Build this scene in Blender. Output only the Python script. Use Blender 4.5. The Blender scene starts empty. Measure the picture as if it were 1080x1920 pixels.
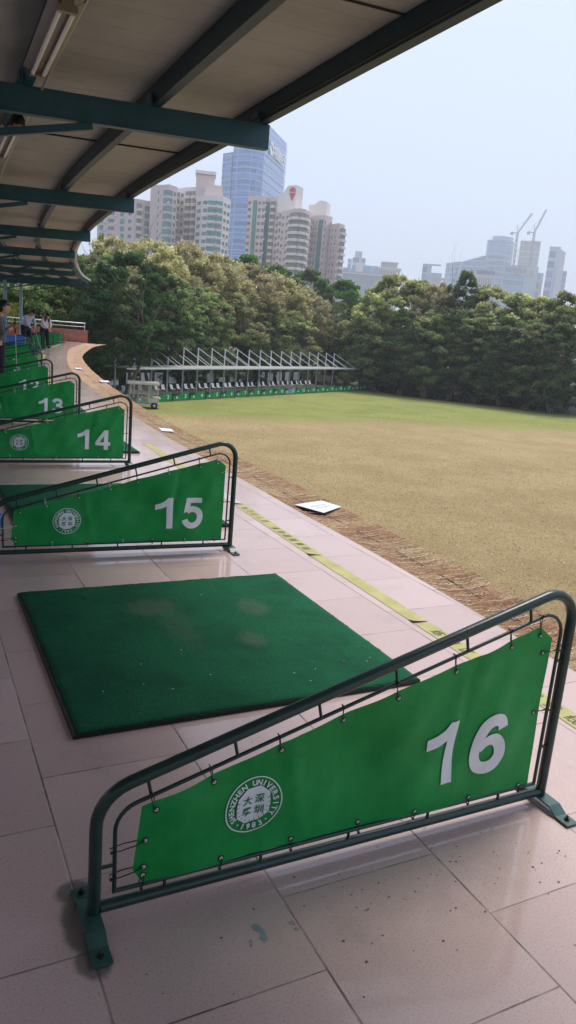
import bpy, math, random
import numpy as np
from mathutils import Vector, Matrix, Quaternion
R_ = math.radians
PI = math.pi
rnd = random.Random(7)
scene = bpy.context.scene
col = scene.collection

# ------------------------------------------------------------------ camera, sky, sun, exposure
FPX = 1416.0
CAM = Vector((-.5145, -2.4725, 1.4768))
def cam_basis(yaw=.4792, pitch=-.2332, roll=.0855):
    f = Vector((math.sin(yaw)*math.cos(pitch), math.cos(yaw)*math.cos(pitch), math.sin(pitch)))
    r = Vector((math.cos(yaw), -math.sin(yaw), 0)); u = r.cross(f)
    c, s = math.cos(roll), math.sin(roll)
    return c*r+s*u, -s*r+c*u, f
CR, CU, CF = cam_basis()
cam_d = bpy.data.cameras.new('camera'); cam = bpy.data.objects.new('camera', cam_d); col.objects.link(cam)
cam.matrix_world = Matrix(((CR.x, CU.x, -CF.x, CAM.x), (CR.y, CU.y, -CF.y, CAM.y), (CR.z, CU.z, -CF.z, CAM.z), (0, 0, 0, 1)))
cam_d.sensor_fit = 'VERTICAL'; cam_d.sensor_height = 36; cam_d.lens = FPX/1920*36
cam_d.clip_start = .05; cam_d.clip_end = 6000
scene.camera = cam

SUN_EL, SUN_AZ = R_(64), R_(58)          # azimuth from +Y towards +X: high over the field behind thin cloud
w = bpy.data.worlds.new('World'); scene.world = w; w.use_nodes = True
nt = w.node_tree; nt.nodes.clear()
out = nt.nodes.new('ShaderNodeOutputWorld'); bg = nt.nodes.new('ShaderNodeBackground')
sky = nt.nodes.new('ShaderNodeTexSky'); sky.sky_type = 'NISHITA'; sky.sun_disc = False
sky.sun_elevation = SUN_EL; sky.sun_rotation = SUN_AZ; sky.altitude = 50; sky.air_density = 1.0; sky.dust_density = 3.0; sky.ozone_density = 1.5
mixs = nt.nodes.new('ShaderNodeMix'); mixs.data_type = 'RGBA'; mixs.inputs[0].default_value = .88
mixs.inputs[7].default_value = (5.3, 6.2, 8.1, 1)       # thin even cloud cover
nt.links.new(sky.outputs[0], mixs.inputs[6]); nt.links.new(mixs.outputs[2], bg.inputs[0]); nt.links.new(bg.outputs[0], out.inputs[0])
bg.inputs[1].default_value = .088
sd = bpy.data.lights.new('sun', 'SUN'); sd.energy = 2.5; sd.angle = R_(22); sd.color = (1, .95, .86)
sun = bpy.data.objects.new('sun', sd); col.objects.link(sun)
sdir = Vector((math.sin(SUN_AZ)*math.cos(SUN_EL), math.cos(SUN_AZ)*math.cos(SUN_EL), math.sin(SUN_EL)))
sun.rotation_euler = (-sdir).to_track_quat('-Z', 'Y').to_euler(); sun.location = (-30, 0, 60)
vs = scene.view_settings; vs.view_transform = 'Standard'; vs.look = 'None'; vs.gamma = 1; vs.exposure = 0.80; vs.use_curve_mapping = False
scene.cycles.max_bounces = 10; scene.cycles.diffuse_bounces = 5; scene.cycles.transparent_max_bounces = 16

# ------------------------------------------------------------------ helpers
def ray(x, y):
    return CR*((x-540)/FPX) + CU*(-(y-960)/FPX) + CF
def onz(x, y, z=0.):
    d = ray(x, y); return CAM + d*((z-CAM.z)/d.z)
def at(x, y, D):
    d = ray(x, y); return CAM + d*(D/math.hypot(d.x, d.y))

def link(o, parent=None):
    col.objects.link(o)
    if parent is not None: o.parent = parent
    return o
def tag(o, label=None, cat=None, group=None, kind=None):
    if label: o['label'] = label
    if cat: o['category'] = cat
    if group: o['group'] = group
    if kind: o['kind'] = kind
    return o
def empty(name, loc=(0, 0, 0), rz=0., label=None, cat=None, group=None):
    o = bpy.data.objects.new(name, None); o.empty_display_size = .2
    o.location = loc; o.rotation_euler = (0, 0, rz); col.objects.link(o)
    return tag(o, label, cat, group)
def copy_tree(o, parent=None):
    c = o.copy(); col.objects.link(c)
    if parent is not None: c.parent = parent
    for ch in list(kids.get(o.name, [])) if False else [k for k in o.children]:
        copy_tree(ch, c)
    return c
kids = {}

class MB:
    def __init__(s): s.v = []; s.f = []; s.m = []; s.smooth = []; s.cur = 0
    def add(s, vs, fs, sm=False):
        n = len(s.v); s.v += [tuple(v) for v in vs]
        for f in fs: s.f.append(tuple(i+n for i in f)); s.m.append(s.cur); s.smooth.append(sm)
        return s
    def box(s, c, d, M=None, bev=0):
        cx, cy, cz = c; x, y, z = d[0]/2, d[1]/2, d[2]/2
        if bev <= 0:
            vs = [Vector((cx+a*x, cy+b*y, cz+e*z)) for e in (-1, 1) for b in (-1, 1) for a in (-1, 1)]
            fs = [(0, 2, 3, 1), (4, 5, 7, 6), (0, 1, 5, 4), (2, 6, 7, 3), (0, 4, 6, 2), (1, 3, 7, 5)]
        else:
            b_ = min(bev, x*.9, y*.9, z*.9); vs = []; fs = []
            prof = [(-x+b_, -y), (x-b_, -y), (x, -y+b_), (x, y-b_), (x-b_, y), (-x+b_, y), (-x, y-b_), (-x, -y+b_)]
            def sc(p, k): return (max(-x+k, min(x-k, p[0])), max(-y+k, min(y-k, p[1])))
            for zz, k in ((-z, b_), (-z+b_, 0), (z-b_, 0), (z, b_)):
                for p in prof:
                    q = sc(p, k); vs.append(Vector((cx+q[0], cy+q[1], cz+zz)))
            for r in range(3):
                for i in range(8): j = (i+1) % 8; fs.append((r*8+i, r*8+j, r*8+8+j, r*8+8+i))
            fs.append(tuple(range(7, -1, -1))); fs.append(tuple(range(24, 32)))
        if M is not None: vs = [M @ v for v in vs]
        return s.add(vs, fs)
    def bar(s, a, b, wd, hg, up=Vector((0, 0, 1))):
        a = Vector(a); b = Vector(b); d = (b-a); L = d.length; d.normalize()
        sd_ = d.cross(up)
        if sd_.length < 1e-4: sd_ = d.cross(Vector((1, 0, 0)))
        sd_.normalize(); u = sd_.cross(d)
        vs = [a+sd_*i*wd/2+u*j*hg/2 + d*k*L for k in (0, 1) for j in (-1, 1) for i in (-1, 1)]
        return s.add(vs, [(0, 1, 3, 2), (4, 6, 7, 5), (0, 4, 5, 1), (2, 3, 7, 6), (0, 2, 6, 4), (1, 5, 7, 3)])
    def tube(s, pts, r, n=8, cap=True, sm=True, closed=False):
        pts = [Vector(p) for p in pts]; N = len(pts)
        rs = r if isinstance(r, (list, tuple)) else [r]*N
        rings = []; prev = None
        for i, p in enumerate(pts):
            if closed: t = pts[(i+1) % N]-pts[i-1]
            else: t = pts[min(i+1, N-1)]-pts[max(i-1, 0)]
            t.normalize()
            if prev is None:
                a = Vector((0, 0, 1)) if abs(t.z) < .9 else Vector((0, 1, 0))
                x = t.cross(a).normalized()
            else:
                x = (prev - t*prev.dot(t)).normalized()
            prev = x; y = t.cross(x)
            rings.append([p+(x*math.cos(2*PI*k/n)+y*math.sin(2*PI*k/n))*rs[i] for k in range(n)])
        vs = [v for rg in rings for v in rg]; fs = []
        for i in range(N if closed else N-1):
            j = (i+1) % N
            for k in range(n):
                l = (k+1) % n; fs.append((i*n+k, i*n+l, j*n+l, j*n+k))
        s.add(vs, fs, sm)
        if cap and not closed:
            s.add(rings[0], [tuple(range(n-1, -1, -1))]); s.add(rings[-1], [tuple(range(n))])
        return s
    def lathe(s, prof, c=(0, 0, 0), n=16, M=None, sm=True):
        vs = []; c = Vector(c)
        for r, z in prof:
            for k in range(n):
                v = Vector((r*math.cos(2*PI*k/n), r*math.sin(2*PI*k/n), z))
                if M is not None: v = M @ v
                vs.append(v+c)
        fs = []
        for i in range(len(prof)-1):
            for k in range(n): l = (k+1) % n; fs.append((i*n+k, i*n+l, (i+1)*n+l, (i+1)*n+k))
        return s.add(vs, fs, sm)
    def prism(s, poly, z0, z1):
        n = len(poly)
        zb = z0 if isinstance(z0, (list, tuple)) else [z0]*n; zt = z1 if isinstance(z1, (list, tuple)) else [z1]*n
        vs = [(p[0], p[1], zb[i]) for i, p in enumerate(poly)]+[(p[0], p[1], zt[i]) for i, p in enumerate(poly)]
        fs = [tuple(range(n-1, -1, -1)), tuple(range(n, 2*n))]+[(i, (i+1) % n, n+(i+1) % n, n+i) for i in range(n)]
        return s.add(vs, fs)
    def sphere(s, c, r, n=12, m=8, sm=True):
        rr = r if isinstance(r, (tuple, list)) else (r, r, r); c = Vector(c)
        vs = [c+Vector((0, 0, -rr[2]))]
        for i in range(1, m):
            a = -PI/2+PI*i/m
            for k in range(n): vs.append(c+Vector((rr[0]*math.cos(a)*math.cos(2*PI*k/n), rr[1]*math.cos(a)*math.sin(2*PI*k/n), rr[2]*math.sin(a))))
        vs.append(c+Vector((0, 0, rr[2]))); fs = []
        for k in range(n):
            l = (k+1) % n; fs.append((0, 1+l, 1+k))
            for i in range(m-2): fs.append((1+i*n+k, 1+i*n+l, 1+(i+1)*n+l, 1+(i+1)*n+k))
            fs.append((1+(m-2)*n+k, 1+(m-2)*n+l, len(vs)-1))
        return s.add(vs, fs, sm)
    def mesh(s, name, mats):
        me = bpy.data.meshes.new(name); me.from_pydata([tuple(v) for v in s.v], [], s.f)
        for m in (mats if isinstance(mats, (list, tuple)) else [mats]): me.materials.append(m)
        me.polygons.foreach_set('material_index', s.m); me.polygons.foreach_set('use_smooth', s.smooth); me.update()
        return me
    def build(s, name, mats, parent=None):
        o = bpy.data.objects.new(name, s.mesh(name, mats)); return link(o, parent)
def inst(me, name, parent, M=None):
    o = bpy.data.objects.new(name, me); link(o, parent)
    if M is not None: o.matrix_local = M
    return o

# ------------------------------------------------------------------ materials
def mat(name, c, rough=.6, metal=0., spec=.5, noise=None, bump=None, coord='Object', tint=None):
    """noise=(scale, amount); bump=(scale, strength, distance)"""
    m = bpy.data.materials.new(name); m.use_nodes = True; t = m.node_tree; b = t.nodes['Principled BSDF']
    b.inputs['Base Color'].default_value = (*c, 1); b.inputs['Roughness'].default_value = rough; b.inputs['Metallic'].default_value = metal
    b.inputs['Specular IOR Level'].default_value = spec
    tc = t.nodes.new('ShaderNodeTexCoord')
    if noise:
        n = t.nodes.new('ShaderNodeTexNoise'); n.inputs['Scale'].default_value = noise[0]; n.inputs['Detail'].default_value = 5; n.inputs['Roughness'].default_value = .65
        t.links.new(tc.outputs[coord], n.inputs['Vector'])
        mr = t.nodes.new('ShaderNodeMapRange'); mr.inputs[1].default_value = .25; mr.inputs[2].default_value = .75
        t.links.new(n.outputs[0], mr.inputs[0])
        mx = t.nodes.new('ShaderNodeMix'); mx.data_type = 'RGBA'
        a = noise[1]; c2 = tint if tint else tuple(min(1, x*(1+a)) for x in c)
        mx.inputs[6].default_value = (*[x*(1-a) for x in c], 1); mx.inputs[7].default_value = (*c2, 1)
        t.links.new(mr.outputs[0], mx.inputs[0]); t.links.new(mx.outputs[2], b.inputs['Base Color'])
    if bump:
        n = t.nodes.new('ShaderNodeTexNoise'); n.inputs['Scale'].default_value = bump[0]; n.inputs['Detail'].default_value = 4
        t.links.new(tc.outputs[coord], n.inputs['Vector'])
        bp = t.nodes.new('ShaderNodeBump'); bp.inputs['Strength'].default_value = bump[1]; bp.inputs['Distance'].default_value = bump[2]
        t.links.new(n.outputs[0], bp.inputs['Height']); t.links.new(bp.outputs[0], b.inputs['Normal'])
    return m
class NB:
    """small node-graph helper"""
    def __init__(s, m): s.t = m.node_tree; s.b = s.t.nodes['Principled BSDF']
    def set(s, inp, v):
        if hasattr(v, 'is_linked') or isinstance(v, bpy.types.NodeSocket): s.t.links.new(v, inp)
        elif v is not None: inp.default_value = v
    def math(s, op, a, b=None, c=None):
        n = s.t.nodes.new('ShaderNodeMath'); n.operation = op
        for i, v in enumerate((a, b, c)):
            if v is not None: s.set(n.inputs[i], v)
        return n.outputs[0]
    def mix(s, f, a, b):
        n = s.t.nodes.new('ShaderNodeMix'); n.data_type = 'RGBA'
        for i, v in ((0, f), (6, a), (7, b)):
            if isinstance(v, tuple) and len(v) == 3: v = (*v, 1)
            s.set(n.inputs[i], v)
        return n.outputs[2]
    def noise(s, vec, scale, detail=4, rough=.6):
        n = s.t.nodes.new('ShaderNodeTexNoise'); n.inputs['Scale'].default_value = scale; n.inputs['Detail'].default_value = detail; n.inputs['Roughness'].default_value = rough
        s.set(n.inputs['Vector'], vec); return n.outputs[0]
    def ramp(s, v, a, b, lo=0., hi=1.):
        n = s.t.nodes.new('ShaderNodeMapRange'); n.interpolation_type = 'SMOOTHSTEP'
        s.set(n.inputs[0], v); n.inputs[1].default_value = a; n.inputs[2].default_value = b; n.inputs[3].default_value = lo; n.inputs[4].default_value = hi
        return n.outputs[0]
    def coord(s, k='Object'):
        return s.t.nodes.new('ShaderNodeTexCoord').outputs[k]
    def xyz(s, v):
        n = s.t.nodes.new('ShaderNodeSeparateXYZ'); s.set(n.inputs[0], v); return n.outputs
    def comb(s, x, y, z=0.):
        n = s.t.nodes.new('ShaderNodeCombineXYZ')
        for i, v in enumerate((x, y, z)): s.set(n.inputs[i], v)
        return n.outputs[0]
    def bump(s, h, strength, dist, normal=None):
        n = s.t.nodes.new('ShaderNodeBump'); n.inputs['Strength'].default_value = strength; n.inputs['Distance'].default_value = dist
        s.set(n.inputs['Height'], h)
        if normal is not None: s.set(n.inputs['Normal'], normal)
        return n.outputs[0]
    def scale(s, v, sc):
        n = s.t.nodes.new('ShaderNodeMapping'); n.inputs['Scale'].default_value = sc; s.set(n.inputs[0], v); return n.outputs[0]

# tiled deck: 0.505 m tiles laid in running bond
def deck_material():
    m = mat('polished pink granite tile', (.43, .34, .33), .16); g = NB(m); p = g.coord(); X, Y, _ = g.xyz(p)
    T = .505
    cx = g.math('DIVIDE', g.math('ADD', X, .155+20*T), T); ci = g.math('FLOOR', cx); fx = g.math('FRACT', cx)
    off = g.math('MULTIPLY', g.math('MODULO', ci, 2.), .5)
    cy = g.math('ADD', g.math('DIVIDE', g.math('ADD', Y, .205+40*T), T), off); ri = g.math('FLOOR', cy); fy = g.math('FRACT', cy)
    def edge(f): return g.math('MINIMUM', f, g.math('SUBTRACT', 1., f))
    e = g.math('MINIMUM', edge(fx), g.math('ADD', edge(fy), .0016))
    grout = g.ramp(e, .0036, .0088, 1., 0.)
    wn = g.t.nodes.new('ShaderNodeTexWhiteNoise'); wn.noise_dimensions = '2D'; g.set(wn.inputs['Vector'], g.comb(ci, ri))
    base = g.mix(wn.outputs[0], (.490, .358, .336), (.575, .430, .405))
    sp = g.noise(p, 190., 2, .7); base = g.mix(g.ramp(sp, .53, .72, 0., .7), base, (.26, .19, .185))
    sp2 = g.noise(p, 130., 2, .7); base = g.mix(g.ramp(sp2, .56, .74, 0., .6), base, (.52, .43, .42))
    dirt = g.noise(p, 2.3, 6, .7); base = g.mix(g.ramp(dirt, .5, .8, 0., .35), base, (.22, .17, .15))
    streak = g.noise(g.scale(p, (9., 1.2, 1.)), 3., 5, .75); base = g.mix(g.ramp(streak, .6, .8, 0., .22), base, (.5, .45, .45))
    gn = g.noise(p, 6., 3); gc = g.mix(g.ramp(gn, .4, .6), (.07, .045, .04), (.27, .20, .17))
    base = g.mix(g.math('MULTIPLY', grout, g.ramp(g.noise(p, 1.7, 2), .35, .6, .6, 1.)), base, gc)
    # green overspray where the barrier feet were painted in place
    n1 = g.noise(p, 14., 4, .7)
    def spray(x0, y0, rx, ry):
        dx = g.math('DIVIDE', g.math('SUBTRACT', X, x0), rx); dy = g.math('DIVIDE', g.math('SUBTRACT', Y, y0), ry)
        d = g.math('SQRT', g.math('ADD', g.math('MULTIPLY', dx, dx), g.math('MULTIPLY', dy, dy)))
        return g.ramp(g.math('ADD', d, g.math('MULTIPLY', g.math('SUBTRACT', n1, .5), .5)), .62, 1.02, 1., 0.)
    sp_ = g.math('MAXIMUM', spray(-.155, -.75, .062, .05), spray(-.158, -.99, .05, .07))
    sp_ = g.math('MAXIMUM', sp_, g.math('MULTIPLY', spray(-.165, -.87, .05, .13), .95))
    base = g.mix(g.math('MULTIPLY', sp_, .68), base, (.012, .045, .038))
    rg = g.ramp(g.noise(p, 5., 6, .7),   .3, .8, .07, .17); rg = g.math('ADD', rg, g.math('MULTIPLY', grout, .5))
    g.set(g.b.inputs['Base Color'], base); g.set(g.b.inputs['Roughness'], rg)
    tilt = g.noise(p, 1.4, 1)
    nb = g.bump(g.math('MULTIPLY', grout, -1.), .35, .002); nb = g.bump(tilt, .05, .01, nb)
    g.set(g.b.inputs['Normal'], nb); return m

def field_material():
    m = mat('dry and green turf', (.2, .2, .08), .95, spec=.1); g = NB(m); p = g.coord(); X, Y, _ = g.xyz(p)
    # distance into the field measured from the deck
    n1 = g.noise(p, .045, 5, .6); n2 = g.noise(p, .3, 6, .7); n3 = g.noise(g.scale(p, (1., 1.5, 1.)), 2.2, 6, .75); n4 = g.noise(p, 30., 4, .8)
    straw = g.mix(g.ramp(n2, .35, .65), (.385, .28, .14), (.475, .355, .185))
    green = g.mix(g.ramp(n2, .35, .65), (.215, .255, .065), (.30, .32, .09))
    far = g.math('ADD', g.math('MULTIPLY', X, .06), Y)
    fz = g.math('ADD', g.ramp(far, 38., 54.), g.math('MULTIPLY', g.math('SUBTRACT', n1, .5), 1.2))
    fz = g.math('ADD', fz, g.math('MULTIPLY', g.math('SUBTRACT', n2, .5), 1.3))
    c = g.mix(g.ramp(fz, .2, .85, 0., 1.), straw, green)
    c = g.mix(g.ramp(n3, .52, .72, 0., .45), c, (.36, .29, .13))
    c = g.mix(g.ramp(n3, .48, .28, 0., .35), c, (.13, .135, .035))
    yel = g.math('MULTIPLY', g.ramp(g.noise(g.scale(p, (.6, 2., 1.)), .16, 5, .7), .55, .68), g.ramp(far, 36., 44.))
    c = g.mix(g.math('MULTIPLY', yel, .6), c, (.36, .32, .06))
    c = g.mix(g.ramp(n4, .38, .62, 0., .75), c, g.mix(.6, c, (.06, .05, .02)))
    c = g.mix(g.ramp(g.noise(p, 40., 4, .8), .54, .68, 0., .7), c, (.56, .47, .29))
    g.set(g.b.inputs['Base Color'], c); g.set(g.b.inputs['Normal'], g.bump(g.noise(p, 22., 5, .8), .9, .08)); return m

def turf_material():
    m = mat('green nylon turf', (.008, .1, .045), .9, spec=.15); g = NB(m); p = g.coord(); X, Y, _ = g.xyz(p)
    c = g.mix(g.ramp(g.noise(p, 240., 3, .8), .35, .68), (.004, .052, .022), (.014, .155, .070))
    c = g.mix(g.ramp(g.noise(p, 2.6, 4), .4, .65, 0., .45), c, (.004, .036, .02))
    def worn(x0, y0, rx, ry, a):
        dx = g.math('DIVIDE', g.math('SUBTRACT', X, x0), rx); dy = g.math('DIVIDE', g.math('SUBTRACT', Y, y0), ry)
        d = g.math('SQRT', g.math('ADD', g.math('MULTIPLY', dx, dx), g.math('MULTIPLY', dy, dy)))
        d = g.math('ADD', d, g.math('MULTIPLY', g.math('SUBTRACT', g.noise(g.scale(p, (4., 1., 1.)), 11., 6, .8), .5), 1.7))
        return g.ramp(d, .35, 1.1, a, 0.)
    wr = None
    for q in ((.60, 1.12, .17, .15, .42), (.66, .86, .10, .34, .2), (1.12, 1.0, .10, .16, .4), (.95, .60, .08, .11, .42)):
        k = worn(*q); wr = k if wr is None else g.math('MAXIMUM', wr, k)
    wr = g.math('MULTIPLY', wr, g.ramp(g.noise(p, 120., 3, .8), .25, .7, .35, 1.))
    c = g.mix(wr, c, (.135, .135, .105))
    g.set(g.b.inputs['Base Color'], c); g.set(g.b.inputs['Normal'], g.bump(g.noise(p, 300., 2, .8), .8, .004)); return m

def roof_material():
    m = mat('beige insulated roof sheet', (.34, .335, .305), .75); g = NB(m); p = g.coord(); X, Y, Z = g.xyz(p)
    c = g.mix(g.ramp(g.noise(p, 1.1, 5, .7), .3, .7), (.315, .31, .285), (.40, .395, .365))
    st = g.noise(g.scale(p, (.5, 7., 1.)), 1.6, 5, .7); c = g.mix(g.ramp(st, .55, .75, 0., .5), c, (.21, .195, .165))
    rust = g.noise(p, 7., 6, .8); c = g.mix(g.ramp(rust, .66, .76, 0., .5), c, (.20, .14, .09))
    rib = g.math('PINGPONG', g.math('MULTIPLY', Y, 1.), .16); rib = g.ramp(rib, 0., .018, 1., 0.)
    g.set(g.b.inputs['Base Color'], g.mix(g.math('MULTIPLY', rib, .22), c, (.16, .15, .13)))
    g.set(g.b.inputs['Normal'], g.bump(g.noise(g.scale(p, (.6, 2.5, 1.)), 1.5, 3), .35, .05)); return m
def banner_material():
    m = mat('green tarpaulin', (.007, .185, .040), .5, spec=.3); g = NB(m); p = g.coord(); X, Y, Z = g.xyz(p)
    dirt = g.noise(p, 3.2, 6, .75); c = g.mix(g.ramp(dirt, .35, .7), (.004, .235, .046), (.010, .31, .070))
    c = g.mix(g.ramp(g.noise(g.scale(p, (14., 1., 1.2)), 2., 5, .8), .6, .8, 0., .2), c, (.02, .22, .08))
    g.set(g.b.inputs['Base Color'], c)
    h1 = g.noise(g.scale(p, (7., 1., 1.6)), 1.1, 2, .4); h2 = g.noise(g.scale(p, (5., 1., 3.)), 3.5, 3, .5); h3 = g.noise(p, 420., 2)
    r1 = g.math('ABSOLUTE', g.math('SUBTRACT', h2, .5)); r1 = g.ramp(r1, 0., .05, 1., 0.)
    nb = g.bump(h1, .45, .018); nb = g.bump(r1, .10, .002, nb)
    g.set(g.b.inputs['Normal'], nb); return m
def net_material():
    m = mat('brown netting over straw matting', (.3, .14, .07), .9, spec=.1); g = NB(m); p = g.coord('Object'); X, Y, _ = g.xyz(p)
    n = g.noise(g.scale(p, (2.2, 20., 1.)), 2.2, 6, .85); n2 = g.noise(g.scale(p, (1., 2.5, 1.)), 34., 5, .85); n5 = g.noise(p, 1.3, 4, .7)
    c = g.mix(g.ramp(n2, .36, .64), (.13, .075, .04), (.56, .42, .25))
    red = g.mix(g.ramp(n2, .38, .62), (.11, .05, .03), (.42, .235, .14))
    c = g.mix(g.ramp(g.math('ADD', n, g.math('MULTIPLY', g.math('SUBTRACT', n5, .5), 1.1)), .40, .62), c, red)
    c = g.mix(g.ramp(g.noise(g.scale(p, (1., 16., 1.)), 1.3, 5, .75), .58, .70, 0., .65), c, (.62, .40, .27))
    stp = g.noise(g.scale(p, (.35, 9., 1.)), 2.6, 4, .7); c = g.mix(g.ramp(stp, .52, .62, 0., .55), c, (.12, .07, .045)); c = g.mix(g.ramp(stp, .42, .36, 0., .5), c, (.52, .42, .28))
    far = g.ramp(Y, 9., 20.); c = g.mix(g.math('MULTIPLY', far, .55), c, g.mix(g.ramp(n, .4, .6), (.38, .21, .135), (.68, .45, .32)))  # far stretch painted paler and pinker to stand for sunlight
    g.set(g.b.inputs['Base Color'], c); g.set(g.b.inputs['Normal'], g.bump(n2, .8, .015)); return m

def leaf_material(name, hue_var=.5):
    m = bpy.data.materials.new(name); m.use_nodes = True; t = m.node_tree; t.nodes.clear()
    o = t.nodes.new('ShaderNodeOutputMaterial'); d = t.nodes.new('ShaderNodeBsdfDiffuse'); tr = t.nodes.new('ShaderNodeBsdfTranslucent'); mx = t.nodes.new('ShaderNodeMixShader')
    a = t.nodes.new('ShaderNodeAttribute'); a.attribute_name = 'col'
    oi = t.nodes.new('ShaderNodeObjectInfo'); hs = t.nodes.new('ShaderNodeHueSaturation')
    mr = t.nodes.new('ShaderNodeMapRange'); mr.inputs[3].default_value = .5-.035*hue_var; mr.inputs[4].default_value = .5+.02*hue_var
    mv = t.nodes.new('ShaderNodeMapRange'); mv.inputs[3].default_value = .8; mv.inputs[4].default_value = 1.2
    t.links.new(oi.outputs['Random'], mr.inputs[0]); t.links.new(oi.outputs['Random'], mv.inputs[0])
    t.links.new(mr.outputs[0], hs.inputs['Hue']); t.links.new(mv.outputs[0], hs.inputs['Value']); t.links.new(a.outputs['Color'], hs.inputs['Color'])
    t.links.new(hs.outputs[0], d.inputs[0]); t.links.new(hs.outputs[0], tr.inputs[0]); mx.inputs[0].default_value = .58
    t.links.new(d.outputs[0], mx.inputs[1]); t.links.new(tr.outputs[0], mx.inputs[2]); t.links.new(mx.outputs[0], o.inputs[0])
    return m

def glass_material(name, c, scale, line=.08, lc=(.5, .6, .7), rough=.15):
    """curtain wall: reflective panes with a real pane-to-pane variation; grid lines are mullions"""
    m = mat(name, c, rough, spec=.8); g = NB(m); p = g.coord(); X, Y, Z = g.xyz(p)
    u = g.math('DIVIDE', g.math('ADD', X, Y), scale[0]); v = g.math('DIVIDE', Z, scale[1])
    wn = g.t.nodes.new('ShaderNodeTexWhiteNoise'); wn.noise_dimensions = '2D'; g.set(wn.inputs['Vector'], g.comb(g.math('FLOOR', u), g.math('FLOOR', v)))
    base = g.mix(wn.outputs[0], tuple(x*.75 for x in c), tuple(x*1.3 for x in c))
    l = g.math('MAXIMUM', g.math('LESS_THAN', g.math('FRACT', u), line), g.math('LESS_THAN', g.math('FRACT', v), line*1.6))
    g.set(g.b.inputs['Base Color'], g.mix(l, base, lc)); return m

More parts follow.
